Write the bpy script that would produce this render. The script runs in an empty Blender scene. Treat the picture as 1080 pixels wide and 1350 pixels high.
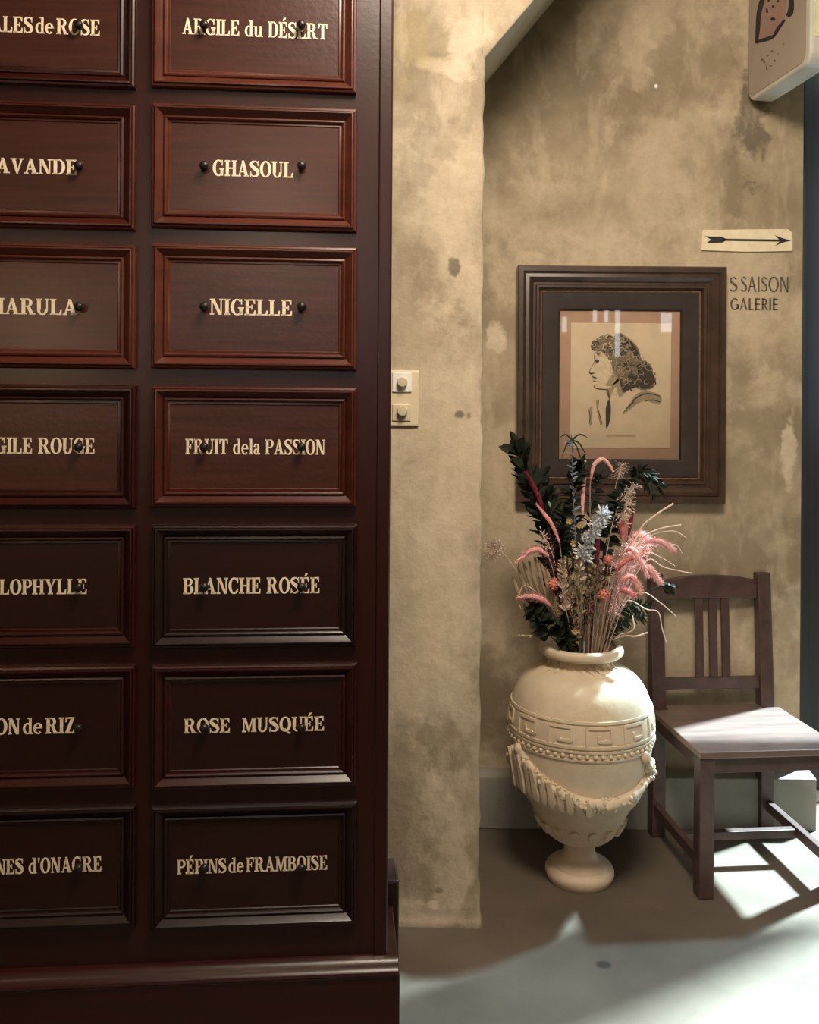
import bpy, math, random
from mathutils import Vector, Matrix
R = math.radians
C = bpy.context.scene.collection
sc = bpy.context.scene
random.seed(7)

# ------------------------------------------------------------------ camera, light, exposure
F, CX, HY, EYE = 1150.0, 540.0, 560.0, 1.5          # focal length in pixels, horizon pixel, eye height
ROLL = R(0.38)
cam = bpy.data.cameras.new('camera'); camo = bpy.data.objects.new('camera', cam); C.objects.link(camo)
camo.location = (0, 0, EYE); camo.rotation_euler = (R(90), -ROLL, 0)
cam.sensor_fit = 'VERTICAL'; cam.sensor_height = 24.0; cam.sensor_width = 24.0 * 1080 / 1350
cam.lens = 24.0 * F / 1350; cam.shift_y = (HY - 675.0) / 1350; cam.clip_start = 0.02
sc.camera = camo

SUN_AZ = (0.86, 0.51)          # towards the sun, seen from above
SUN_ELEV = 45.0
sun = bpy.data.lights.new('sun', 'SUN'); sun.energy = 40.0; sun.angle = R(3.4); sun.color = (0.66, 0.92, 1.0)
suno = bpy.data.objects.new('sun', sun); C.objects.link(suno)
_d = Vector((SUN_AZ[0], SUN_AZ[1], math.tan(R(SUN_ELEV)) * math.hypot(*SUN_AZ)))
suno.rotation_euler = _d.to_track_quat('Z', 'Y').to_euler(); suno.location = (4, 5, 6)

world = bpy.data.worlds.new('world'); sc.world = world; world.use_nodes = True
bg = world.node_tree.nodes['Background']
bg.inputs['Color'].default_value = (0.50, 0.74, 0.95, 1); bg.inputs['Strength'].default_value = 1.5

def area(name, loc, rot, sx, sy, e, col):
    l = bpy.data.lights.new(name, 'AREA'); l.shape = 'RECTANGLE'; l.size = sx; l.size_y = sy; l.energy = e; l.color = col
    o = bpy.data.objects.new(name, l); C.objects.link(o); o.location = loc; o.rotation_euler = rot
    return o
def bulb(name, loc, e, col, r=0.05):
    l = bpy.data.lights.new(name, 'POINT'); l.energy = e; l.color = col; l.shadow_soft_size = r
    o = bpy.data.objects.new(name, l); C.objects.link(o); o.location = loc
    return o
WARM = (1.0, 0.85, 0.685)
area('ceiling_lamp', (0.42, 1.05, 3.3), (R(26), 0, R(-14)), 0.8, 0.7, 88, WARM)
bulb('pendant_bulb', (-0.30, -0.5, 2.58), 17, (1.0, 0.70, 0.46), 0.07)
bulb('pendant_bulb', (-1.42, -0.5, 1.93), 14, (1.0, 0.68, 0.42), 0.09)
sc.view_settings.view_transform = 'Standard'; sc.view_settings.look = 'None'
sc.view_settings.gamma = 1.0; sc.view_settings.exposure = 0.0; sc.view_settings.use_curve_mapping = False

# ------------------------------------------------------------------ helpers
def ray(px, py):
    u, v = px - CX, py - HY
    c, s = math.cos(ROLL), math.sin(ROLL)
    return Vector(((u * c + v * s) / F, 1.0, -(-u * s + v * c) / F))
def W(px, py, d):                       # point of the place seen at a pixel, at distance d into the room
    r = ray(px, py); return Vector((r.x * d, d, EYE + r.z * d))
def hit(px, py, p0, n):                 # where the sight line meets a plane
    r = ray(px, py); o = Vector((0, 0, EYE)); t = (p0 - o).dot(n) / r.dot(n); return o + r * t

class MB:
    def __init__(s): s.v = []; s.f = []
    def add(s, vs, fs):
        b = len(s.v); s.v += [tuple(x) for x in vs]; s.f += [tuple(i + b for i in f) for f in fs]
    def box(s, x0, x1, y0, y1, z0, z1):
        s.add([(x0,y0,z0),(x1,y0,z0),(x1,y1,z0),(x0,y1,z0),(x0,y0,z1),(x1,y0,z1),(x1,y1,z1),(x0,y1,z1)],
              [(0,3,2,1),(4,5,6,7),(0,1,5,4),(1,2,6,5),(2,3,7,6),(3,0,4,7)])
    def bar(s, a, b, w, h, up=(0,0,1)):   # rectangular bar from a to b, w across and h along up
        a, b = Vector(a), Vector(b); d = (b - a).normalized(); up = Vector(up)
        x = d.cross(up).normalized(); y = x.cross(d).normalized()
        vs = []
        for p in (a, b):
            for i, j in ((-1,-1),(1,-1),(1,1),(-1,1)): vs.append(p + x * w/2 * i + y * h/2 * j)
        s.add(vs, [(0,1,2,3),(7,6,5,4),(0,4,5,1),(1,5,6,2),(2,6,7,3),(3,7,4,0)])
    def tube(s, pts, rs, n=6, flat=1.0):
        pts = [Vector(p) for p in pts]; m = len(pts)
        if not hasattr(rs, '__len__'): rs = [rs] * m
        vs = []; ref = Vector((0.3, 1, 0.2)).normalized()
        for i, p in enumerate(pts):
            d = (pts[min(i+1, m-1)] - pts[max(i-1, 0)])
            d = d.normalized() if d.length > 1e-9 else Vector((0,0,1))
            x = d.cross(ref)
            if x.length < 1e-3: x = d.cross(Vector((1,0,0)))
            x.normalize(); y = d.cross(x)
            for k in range(n):
                a = 2 * math.pi * k / n
                vs.append(p + x * math.cos(a) * rs[i] + y * math.sin(a) * rs[i] * flat)
        fs = [(i*n+k, i*n+(k+1)%n, (i+1)*n+(k+1)%n, (i+1)*n+k) for i in range(m-1) for k in range(n)]
        fs += [tuple(range(n))[::-1], tuple((m-1)*n + k for k in range(n))]
        s.add(vs, fs)
    def lathe(s, prof, n=64, c=(0,0,0), axis='Z', cap=True):
        vs = []
        for r, z in prof:
            for k in range(n):
                a = 2 * math.pi * k / n
                if axis == 'Z': vs.append((c[0] + r*math.sin(a), c[1] - r*math.cos(a), c[2] + z))
                else: vs.append((c[0] + r*math.sin(a), c[1] - z, c[2] + r*math.cos(a)))
        m = len(prof)
        fs = [(i*n+k, i*n+(k+1)%n, (i+1)*n+(k+1)%n, (i+1)*n+k) for i in range(m-1) for k in range(n)]
        if cap: fs += [tuple(range(n))[::-1], tuple((m-1)*n + k for k in range(n))]
        s.add(vs, fs)
    def prism(s, pts, depth):            # closed polygon of points, thickened by the vector depth
        n = len(pts); depth = Vector(depth); a = [Vector(p) for p in pts]; b = [p + depth for p in a]
        s.add(a + b, [tuple(range(n)), tuple(range(2*n-1, n-1, -1))] + [(i, n+i, n+(i+1)%n, (i+1)%n) for i in range(n)])
    def build(s, name, mat, parent=None, smooth=False, bevel=0.0, recalc=True, seg=2):
        me = bpy.data.meshes.new(name); me.from_pydata(s.v, [], s.f)
        if recalc:
            import bmesh
            bm = bmesh.new(); bm.from_mesh(me); bmesh.ops.recalc_face_normals(bm, faces=bm.faces); bm.to_mesh(me); bm.free()
        me.materials.append(mat)
        o = bpy.data.objects.new(name, me); C.objects.link(o)
        if smooth:
            for p in me.polygons: p.use_smooth = True
        if bevel:
            m = o.modifiers.new('bevel', 'BEVEL'); m.width = bevel; m.segments = seg; m.limit_method = 'ANGLE'; m.angle_limit = R(40)
        if parent: o.parent = parent
        return o

def smooth_by_angle(o, deg=35):
    me = o.data
    for p in me.polygons: p.use_smooth = True
    me.set_sharp_from_angle(angle=R(deg))
def tag(o, label, cat, group=None, kind=None):
    o['label'] = label
    if cat: o['category'] = cat
    if group: o['group'] = group
    if kind: o['kind'] = kind
    return o
def empty(name, loc, label, cat, rz=0.0, group=None):
    o = bpy.data.objects.new(name, None); C.objects.link(o); o.location = loc; o.rotation_euler = (0, 0, rz)
    o.empty_display_size = 0.05
    return tag(o, label, cat, group)
def struct(o): o['kind'] = 'structure'; return o

# ------------------------------------------------------------------ materials
def mat(name, col, rough=0.6, metal=0.0, spec=0.5, var=None, scale=(8,8,8), detail=4, bump=0.0, bscale=60, lo=0.35, hi=0.65, coat=0.0, trans=0.0):
    m = bpy.data.materials.new(name); m.use_nodes = True; nt = m.node_tree; N = nt.nodes; L = nt.links
    p = N['Principled BSDF']; p.inputs['Roughness'].default_value = rough; p.inputs['Metallic'].default_value = metal
    p.inputs['Specular IOR Level'].default_value = spec; p.inputs['Coat Weight'].default_value = coat
    p.inputs['Coat Roughness'].default_value = 0.25
    tc = N.new('ShaderNodeTexCoord'); mp = N.new('ShaderNodeMapping'); mp.inputs['Scale'].default_value = scale
    L.new(tc.outputs['Object'], mp.inputs['Vector'])
    nz = N.new('ShaderNodeTexNoise'); nz.inputs['Scale'].default_value = 1.0; nz.inputs['Detail'].default_value = detail
    nz.inputs['Roughness'].default_value = 0.62
    L.new(mp.outputs['Vector'], nz.inputs['Vector'])
    rp = N.new('ShaderNodeValToRGB'); rp.color_ramp.elements[0].position = lo; rp.color_ramp.elements[1].position = hi
    v = var if var else tuple(c * 0.85 for c in col)
    rp.color_ramp.elements[0].color = (*v, 1); rp.color_ramp.elements[1].color = (*col, 1)
    L.new(nz.outputs['Fac'], rp.inputs['Fac']); L.new(rp.outputs['Color'], p.inputs['Base Color'])
    if bump:
        n2 = N.new('ShaderNodeTexNoise'); n2.inputs['Scale'].default_value = bscale; n2.inputs['Detail'].default_value = 3
        L.new(tc.outputs['Object'], n2.inputs['Vector'])
        b = N.new('ShaderNodeBump'); b.inputs['Strength'].default_value = bump; b.inputs['Distance'].default_value = 0.01
        L.new(n2.outputs['Fac'], b.inputs['Height']); L.new(b.outputs['Normal'], p.inputs['Normal'])
    return m

def plaster(name, tones, seed, marks, bump=0.25):
    """Old trowelled plaster: cloudy tone, crisp-edged patches of other coats, small chips, and single
    marks (stains, dark patches, bare or patched spots) each at its own place on the wall (x, z, half width, half height, colour, strength)."""
    m = bpy.data.materials.new(name); m.use_nodes = True; nt = m.node_tree; N = nt.nodes; L = nt.links
    p = N['Principled BSDF']; p.inputs['Roughness'].default_value = 0.8; p.inputs['Specular IOR Level'].default_value = 0.25
    tc = N.new('ShaderNodeTexCoord')
    def noise(scale, det, off, dist=0.0, sc3=(1,1,1), rough=0.6):
        mp = N.new('ShaderNodeMapping'); mp.inputs['Location'].default_value = (off, off*1.7, off*0.6); mp.inputs['Scale'].default_value = sc3
        L.new(tc.outputs['Object'], mp.inputs['Vector'])
        n = N.new('ShaderNodeTexNoise'); n.inputs['Scale'].default_value = scale; n.inputs['Detail'].default_value = det
        n.inputs['Distortion'].default_value = dist; n.inputs['Roughness'].default_value = rough
        L.new(mp.outputs['Vector'], n.inputs['Vector']); return n.outputs['Fac']
    def ramp(fac, a, b, ca=(0,0,0), cb=(1,1,1)):
        r = N.new('ShaderNodeValToRGB'); e = r.color_ramp.elements
        e[0].position = a; e[1].position = b; e[0].color = (*ca, 1); e[1].color = (*cb, 1)
        L.new(fac, r.inputs['Fac']); return r.outputs['Color']
    def mix(fac, a, b):
        x = N.new('ShaderNodeMix'); x.data_type = 'RGBA'; L.new(fac, x.inputs[0]); L.new(a, x.inputs[6])
        if isinstance(b, tuple): x.inputs[7].default_value = (*b, 1)
        else: L.new(b, x.inputs[7])
        return x.outputs[2]
    def math_(op, a, b_):
        n = N.new('ShaderNodeMath'); n.operation = op
        for k, q in enumerate((a, b_)):
            if isinstance(q, (int, float)): n.inputs[k].default_value = q
            else: L.new(q, n.inputs[k])
        return n.outputs[0]
    base, dark, light, pale = tones
    c = ramp(noise(2.4, 7, seed, 0.1, rough=0.55), 0.40, 0.60, dark, base)
    c = mix(math_('MULTIPLY', ramp(noise(1.9, 9, seed+11, 0.15, (1,1,1.2), 0.58), 0.48, 0.58), 0.8), c, light)
    c = mix(math_('MULTIPLY', ramp(noise(3.2, 10, seed+23, 0.2, (1.1,1,0.7), 0.6), 0.56, 0.62), 0.55), c, pale)
    c = mix(math_('MULTIPLY', ramp(noise(3.6, 9, seed+37, 0.2, (1.2,1,0.7), 0.58), 0.56, 0.68), 0.65), c, dark)
    c = mix(math_('MULTIPLY', ramp(noise(9, 6, seed+51, 0.1, rough=0.6), 0.45, 0.75), 0.35), c, dark)
    c = mix(ramp(noise(13, 5, seed+41, 0.2), 0.735, 0.76), c, tuple(x*0.4 for x in dark))
    sx = N.new('ShaderNodeSeparateXYZ'); L.new(tc.outputs['Object'], sx.inputs[0])
    edge = noise(9, 8, seed+77, 0.3, rough=0.65)
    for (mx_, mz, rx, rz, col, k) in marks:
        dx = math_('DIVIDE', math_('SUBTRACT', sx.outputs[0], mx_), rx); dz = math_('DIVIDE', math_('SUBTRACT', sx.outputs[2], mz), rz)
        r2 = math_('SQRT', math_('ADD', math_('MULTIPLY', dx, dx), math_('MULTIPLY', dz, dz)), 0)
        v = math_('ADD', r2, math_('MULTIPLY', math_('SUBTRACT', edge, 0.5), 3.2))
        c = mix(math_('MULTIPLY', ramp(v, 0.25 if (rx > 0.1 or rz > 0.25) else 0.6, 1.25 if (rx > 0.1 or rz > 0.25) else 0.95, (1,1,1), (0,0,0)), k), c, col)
    c = mix(math_('MULTIPLY', ramp(noise(26, 8, seed+91, 0.2, rough=0.7), 0.42, 0.66), 0.30), c, dark)
    c = mix(math_('MULTIPLY', ramp(noise(7, 9, seed+97, 0.2, (1.5,1,0.5), 0.66), 0.52, 0.66), 0.30), c, pale)
    L.new(c, p.inputs['Base Color'])
    h = noise(34, 8, seed+5); h2 = noise(3.2, 10, seed+23, 0.2, (1.1,1,0.7), 0.6)
    b = N.new('ShaderNodeBump'); b.inputs['Strength'].default_value = bump; b.inputs['Distance'].default_value = 0.012
    L.new(math_('ADD', h, math_('MULTIPLY', h2, 2.0)), b.inputs['Height']); L.new(b.outputs['Normal'], p.inputs['Normal'])
    return m

def marks(d, lst):
    out = []
    for px, py, rx, rz, col, k in lst:
        p = W(px, py, d); out.append((p.x, p.z, rx*d/F, rz*d/F, col, k))
    return out
_pale, _lite, _dk, _darkest = (0.72,0.61,0.45), (0.62,0.51,0.36), (0.21,0.168,0.11), (0.11,0.09,0.065)
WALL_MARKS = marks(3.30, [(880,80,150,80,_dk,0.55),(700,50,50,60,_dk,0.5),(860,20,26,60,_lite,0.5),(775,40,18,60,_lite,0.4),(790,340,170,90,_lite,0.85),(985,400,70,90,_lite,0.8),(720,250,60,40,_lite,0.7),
    (760,275,110,30,_dk,0.35),(992,165,30,75,_darkest,0.75),(965,240,16,80,_dk,0.5),(655,448,17,26,_pale,0.9),(1041,590,12,60,_pale,0.8),(1020,520,45,40,_lite,0.7),  # large very dark patch on the wall below the box sign
    (660,740,22,40,_lite,0.5),(840,60,25,60,_lite,0.5),(1010,120,40,70,_dk,0.5)])
PIER_MARKS = marks(2.61, [(600,300,45,190,_lite,0.7),(600,560,50,190,_lite,0.8),(618,55,30,46,_pale,0.8),(575,85,60,10,_pale,0.6),(540,50,30,70,(0.45,0.37,0.20),0.6),(590,1000,34,24,_dk,0.6),(562,968,22,16,_dk,0.5),
    (598,352,9,15,_darkest,0.8),(606,546,12,8,_darkest,0.8),(618,548,6,8,_darkest,0.7),(571,1192,9,7,_pale,0.9),(578,1174,10,7,_dk,0.8),(560,1210,60,9,_pale,0.6),(580,780,46,120,_lite,0.7),(545,900,30,60,_lite,0.6),(600,900,30,70,_pale,0.4),(560,200,40,60,_dk,0.35)])

M = {}
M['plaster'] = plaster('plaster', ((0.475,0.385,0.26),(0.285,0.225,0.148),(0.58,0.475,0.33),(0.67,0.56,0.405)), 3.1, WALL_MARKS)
M['pier'] = plaster('pier_plaster', ((0.52,0.43,0.305),(0.31,0.25,0.168),(0.62,0.52,0.375),(0.74,0.63,0.475)), 17.4, PIER_MARKS, 0.3)
M['ledge'] = mat('ledge_paint', (0.33,0.31,0.27), 0.75, var=(0.27,0.255,0.22), scale=(5,5,5), bump=0.12)
M['soffit'] = mat('soffit_plaster', (0.50,0.44,0.33), 0.8, var=(0.40,0.355,0.265), scale=(4,4,4), bump=0.15)
M['ceiling'] = mat('ceiling_paint', (0.45,0.40,0.32), 0.9)
M['floor'] = mat('floor_concrete', (0.165,0.132,0.102), 0.40, var=(0.105,0.083,0.064), scale=(2.4,2.4,2.4), detail=8, bump=0.06, bscale=25, spec=0.45)
def floor_spot(px, py, rx, ry):        # one small dark stain in the concrete
    nt = M['floor'].node_tree; N = nt.nodes; L = nt.links; p = N['Principled BSDF']
    d = F*EYE/(py-HY); x = ray(px, py).x*d; tc = N.new('ShaderNodeTexCoord'); mp = N.new('ShaderNodeMapping')
    mp.inputs['Location'].default_value = (-x/rx, -d/ry, 0); mp.inputs['Scale'].default_value = (1/rx, 1/ry, 0)
    ln = N.new('ShaderNodeVectorMath'); ln.operation = 'LENGTH'; rp = N.new('ShaderNodeValToRGB'); mx = N.new('ShaderNodeMix'); mx.data_type = 'RGBA'
    rp.color_ramp.elements[0].position = 0.55; rp.color_ramp.elements[0].color = (0.8,0.8,0.8,1); rp.color_ramp.elements[1].position = 1.0; rp.color_ramp.elements[1].color = (0,0,0,1)
    L.new(tc.outputs['Object'], mp.inputs['Vector']); L.new(mp.outputs['Vector'], ln.inputs[0]); L.new(ln.outputs['Value'], rp.inputs['Fac'])
    old = p.inputs['Base Color'].links[0].from_socket; L.new(rp.outputs['Color'], mx.inputs[0]); L.new(old, mx.inputs[6]); mx.inputs[7].default_value = (0.03,0.028,0.025,1)
    L.new(mx.outputs[2], p.inputs['Base Color'])
floor_spot(796, 1270, 0.027, 0.022)
M['ground'] = mat('ground_paving', (0.45,0.45,0.44), 0.8)
def wood(name, a, b, rough=0.32, sc=(3,30,34), coat=0.10, bump=0.025):
    return mat(name, a, rough, var=b, scale=sc, detail=6, coat=coat, bump=bump, bscale=90, lo=0.3, hi=0.7)
M['mahogany'] = wood('mahogany', (0.0348, 0.0052, 0.0027), (0.0184, 0.0027, 0.0016))
M['mahogany_upright'] = wood('mahogany_upright', (0.0282, 0.0041, 0.0023), (0.0174, 0.0025, 0.0015), sc=(34,30,3))
M['red_wood'] = wood('red_mahogany', (0.0643, 0.0114, 0.0061), (0.0387, 0.0065, 0.0037))
M['brown_wood'] = wood('brown_mahogany', (0.1027, 0.0257, 0.0135), (0.0557, 0.0129, 0.0074))
M['dark_wood'] = wood('dark_mahogany', (0.0163, 0.0046, 0.0036), (0.0086, 0.0027, 0.0022))
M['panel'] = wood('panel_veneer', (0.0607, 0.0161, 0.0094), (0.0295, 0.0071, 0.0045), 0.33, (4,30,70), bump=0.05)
M['panel_shaded'] = wood('shaded_panel_veneer', (0.0211, 0.003, 0.0015), (0.0122, 0.0017, 0.0009), 0.38, (4,30,60))  # panel veneer with the shade low on the cabinet put into its colour
M['paint'] = mat('cream_paint', (0.92,0.82,0.60), 0.55, var=(0.80,0.68,0.48), scale=(70,70,70))
M['stud'] = mat('black_iron', (0.018,0.014,0.012), 0.35, metal=0.3)
M['frame'] = wood('frame_wood', (0.080,0.045,0.030), (0.035,0.020,0.014), 0.36, (14,14,14), 0.3)
M['frame_dark'] = wood('frame_dark_wood', (0.038,0.024,0.018), (0.020,0.013,0.010), 0.45, (14,14,14), 0.1)
M['gilt'] = mat('worn_gilt', (0.26,0.17,0.10), 0.35, metal=0.2, var=(0.16,0.10,0.06), scale=(40,40,40))
M['mount'] = mat('rose_mount', (0.50,0.325,0.215), 0.8, var=(0.44,0.285,0.19), scale=(10,10,10))
M['paper'] = mat('old_paper', (0.74,0.60,0.41), 0.85, var=(0.64,0.52,0.345), scale=(9,9,9), detail=6)
M['ink'] = mat('ink', (0.045,0.035,0.025), 0.85, var=(0.085,0.065,0.045), scale=(150,150,150))
M['ink_mid'] = mat('ink_mid', (0.27,0.21,0.135), 0.85, var=(0.17,0.13,0.085), scale=(140,140,140))
M['ink_light'] = mat('ink_light', (0.44,0.345,0.215), 0.85, var=(0.34,0.26,0.16), scale=(140,140,140))
M['skin_ink'] = mat('paper_highlight', (0.76,0.625,0.43), 0.85, var=(0.62,0.50,0.335), scale=(60,60,60))
M['urn'] = mat('urn_plaster', (0.69,0.57,0.415), 0.55, var=(0.60,0.485,0.345), scale=(12,12,12), detail=6, bump=0.08, bscale=60)
M['chair'] = wood('chair_wood', (0.105,0.060,0.052), (0.055,0.032,0.029), 0.42, (20,20,20), 0.15)
M['seat'] = wood('seat_wood', (0.21,0.145,0.125), (0.13,0.085,0.075), 0.33, (3,40,20), 0.3)
M['signplate'] = mat('cream_enamel', (0.93,0.82,0.59), 0.5, var=(0.84,0.72,0.50), scale=(25,25,25))
M['black'] = mat('black_paint', (0.022,0.02,0.02), 0.55)
M['letter'] = mat('grey_black_paint', (0.07,0.058,0.045), 0.7, var=(0.15,0.12,0.09), scale=(90,90,90))
M['switch'] = mat('cream_plastic', (0.74,0.63,0.43), 0.4)
M['white_plastic'] = mat('white_plastic', (0.88,0.86,0.80), 0.35)
M['knob_plastic'] = mat('knob_plastic', (0.66,0.56,0.39), 0.4)
M['lightbox'] = mat('lightbox_face', (0.42,0.345,0.275), 0.6, var=(0.38,0.31,0.245), scale=(5,5,5))
M['lightbox_rim'] = mat('lightbox_rim', (0.62,0.60,0.52), 0.4)
M['faded_ink'] = mat('faded_ink', (0.22,0.165,0.13), 0.7)
M['blush'] = mat('blush_paint', (0.40,0.255,0.20), 0.7)
M['door'] = wood('blue_door_paint', (0.027,0.026,0.031), (0.014,0.0135,0.017), 0.5, (60,60,1.5), 0.0)
M['green'] = mat('dark_leaf', (0.026,0.034,0.020), 0.75, spec=0.25, var=(0.012,0.017,0.010), scale=(30,30,30))
M['green2'] = mat('deep_green_leaf', (0.040,0.058,0.030), 0.75, spec=0.25, var=(0.018,0.028,0.016), scale=(30,30,30))
M['mint'] = mat('mint_leaf', (0.26,0.42,0.30), 0.6)
M['blue'] = mat('thistle_blue', (0.24,0.28,0.34), 0.6, var=(0.10,0.12,0.16), scale=(60,60,60))
M['pink'] = mat('pink_plume', (0.85,0.40,0.38), 0.9, var=(0.72,0.28,0.28), scale=(60,60,60))
M['pink_pale'] = mat('pale_pink_plume', (0.90,0.58,0.53), 0.9, var=(0.82,0.40,0.40), scale=(60,60,60))
M['salmon'] = mat('salmon_ball', (0.74,0.30,0.23), 0.9, var=(0.58,0.20,0.16), scale=(80,80,80))
M['crimson'] = mat('crimson_feather', (0.20,0.012,0.04), 0.8, var=(0.11,0.008,0.022), scale=(60,60,60))
M['silver'] = mat('silver_foliage', (0.74,0.76,0.78), 0.4, var=(0.48,0.50,0.52), scale=(80,80,80))
M['tan'] = mat('dried_grass', (0.42,0.33,0.20), 0.85, var=(0.28,0.21,0.13), scale=(60,60,60))
M['stalk'] = mat('dried_stalk', (0.50,0.36,0.27), 0.85, var=(0.34,0.22,0.17), scale=(60,60,60))
M['straw'] = mat('pale_straw', (0.86,0.70,0.56), 0.7, var=(0.74,0.56,0.44), scale=(60,60,60))
M['brown'] = mat('brown_floret', (0.16,0.085,0.065), 0.9, var=(0.09,0.045,0.038), scale=(60,60,60))
M['yellow'] = mat('straw_flower', (0.62,0.47,0.24), 0.8, var=(0.45,0.32,0.15), scale=(60,60,60))
M['cream'] = mat('cream_floret', (0.66,0.52,0.40), 0.9, var=(0.50,0.38,0.29), scale=(60,60,60))

def glass_mat():
    m = bpy.data.materials.new('picture_glass'); m.use_nodes = True; nt = m.node_tree; N = nt.nodes; L = nt.links
    N.remove(N['Principled BSDF']); out = N['Material Output']
    t = N.new('ShaderNodeBsdfTransparent'); g = N.new('ShaderNodeBsdfGlossy'); g.inputs['Roughness'].default_value = 0.02
    fr = N.new('ShaderNodeFresnel'); fr.inputs['IOR'].default_value = 1.5; mx = N.new('ShaderNodeMixShader')
    L.new(fr.outputs[0], mx.inputs[0]); L.new(t.outputs[0], mx.inputs[1]); L.new(g.outputs[0], mx.inputs[2]); L.new(mx.outputs[0], out.inputs[0])
    return m
M['glass'] = glass_mat()
def glow_mat(name, col, s):
    m = bpy.data.materials.new(name); m.use_nodes = True; p = m.node_tree.nodes['Principled BSDF']
    p.inputs['Base Color'].default_value = (*col, 1); p.inputs['Emission Color'].default_value = (*col, 1); p.inputs['Emission Strength'].default_value = s
    return m
M['added_glow'] = glow_mat('added_glow', (0.85, 0.95, 1.0), 5.0)

# ------------------------------------------------------------------ the room
WALL = 3.30; LEDGE = 3.24; PIER = 2.61; CEIL = 3.4
XL, XR, YB = -2.6, 4.2, -3.0
WX = W(1057, 560, WALL).x                  # where the back wall ends at the doorway
b = MB(); b.box(XL-0.2, XR+0.2, YB-0.2, WALL+0.2, -0.12, 0.0); struct(b.build('floor', M['floor']))
b = MB(); b.box(XL-0.2, 9, WALL+0.2, 9, -0.12, 0.0); struct(b.build('ground', M['ground']))
b = MB(); b.box(XL-0.2, XR+0.2, YB-0.2, WALL+0.2, CEIL, CEIL+0.15); struct(b.build('ceiling', M['ceiling']))
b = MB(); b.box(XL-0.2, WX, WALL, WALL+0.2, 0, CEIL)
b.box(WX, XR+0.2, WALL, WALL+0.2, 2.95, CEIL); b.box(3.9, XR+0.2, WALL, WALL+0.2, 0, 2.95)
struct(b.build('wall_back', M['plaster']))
b = MB(); b.box(XL-0.2, XL, YB, WALL, 0, CEIL); struct(b.build('wall_left', M['plaster']))
b = MB(); b.box(XR, XR+0.2, YB, WALL, 0, CEIL); struct(b.build('wall_right', M['plaster']))
b = MB(); b.box(XL-0.2, XR+0.2, YB-0.2, YB, 0, CEIL); struct(b.build('wall_rear', M['plaster']))

# pale ledge along the foot of the back wall, sloping top
zl = W(860, 1026, LEDGE).z; xe = W(1077, 1050, LEDGE).x
pr = [(0.18, LEDGE, 0), (0.18, LEDGE, zl), (0.18, WALL+0.002, zl+0.012), (0.18, WALL+0.002, 0)]
b = MB(); b.prism(pr, (xe - 0.18, 0, 0)); struct(b.build('baseboard_back', M['ledge'], bevel=0.004))

# plastered pier beside the cabinet, with a rough foot
px1 = W(636, 560, PIER).x
b = MB()
ny, nx = 60, 12
def pier_x(z):
    return px1 + 0.0025 * math.sin(z*23) + 0.002 * math.sin(z*61 + 1) + (0.006*math.exp(-z*14) if z < 0.4 else 0)
# cross-section ring: left-front, right-front rounded corner, right-back; swept up
ring = []
def pier_ring(z):
    xr = pier_x(z); foot = 0.014 * math.exp(-((z-0.015)/0.05)**2) * (1 + 0.35*math.sin(z*300))
    pts = [(-0.55, WALL+0.001), (-0.55, PIER-foot)]
    for k in range(10): 
        x = -0.55 + (xr - 0.014 + 0.55) * (k+1)/10
        pts.append((x, PIER - foot*(0.7+0.3*math.sin(x*70)) ))
    for k in range(1, 5):
        a = math.pi/2*k/4; pts.append((xr - 0.014 + 0.014*math.sin(a), PIER - foot + 0.014 - 0.014*math.cos(a)))
    pts.append((xr, WALL+0.001)); return [(x, y, z) for x, y in pts]
zs = [0, 0.01, 0.02, 0.035, 0.05, 0.07, 0.09, 0.12] + [0.16 + i*(CEIL-0.16)/60 for i in range(61)]
rings = [pier_ring(z) for z in zs]; n = len(rings[0])
b.add([p for r_ in rings for p in r_], [(i*n+k, i*n+(k+1)%n, (i+1)*n+(k+1)%n, (i+1)*n+k) for i in range(len(zs)-1) for k in range(n)])
po = b.build('wall_pier', M['pier']); smooth_by_angle(po, 30); struct(po)

# sloping mass under a stair, rising to the right from the pier to the ceiling
f0, f1 = W(636, 80, PIER+0.004), W(720, -18, PIER+0.004)
k0, k1 = W(634, 128, WALL), W(740, -7, WALL)
def upto(a, c, z): t = (z - a.z)/(c.z - a.z); return a + (c - a)*t
fa, fb = f0 + (f0-f1)*0.08, upto(f0, f1, CEIL-0.001); ka, kb = k0 + (k0-k1)*0.10, upto(k0, k1, CEIL-0.001)
fa.x = min(fa.x, px1-0.01); ka.x = min(ka.x, px1-0.01)
b = MB(); ft = Vector((fa.x, fa.y, CEIL-0.001)); kt = Vector((ka.x, ka.y, CEIL-0.001))
b.add([fa, fb, ft, ka, kb, kt], [(0,1,2),(3,5,4),(0,3,4,1),(1,4,5,2),(2,5,3,0)])
struct(b.build('trim_1', M['soffit'], bevel=0.006)); bpy.data.objects['trim_1'].data.materials.append(M['pier'])
for p in bpy.data.objects['trim_1'].data.polygons:
    if p.normal.y < -0.7: p.material_index = 1

# dark blue door leaf standing open outside the doorway
b = MB()
for k in range(3): b.box(1.50 + 0.12*k, 1.617 + 0.12*k, 3.60, 3.64, 0, 3.3)
struct(b.build('door_1', M['door'], bevel=0.004))

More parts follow.
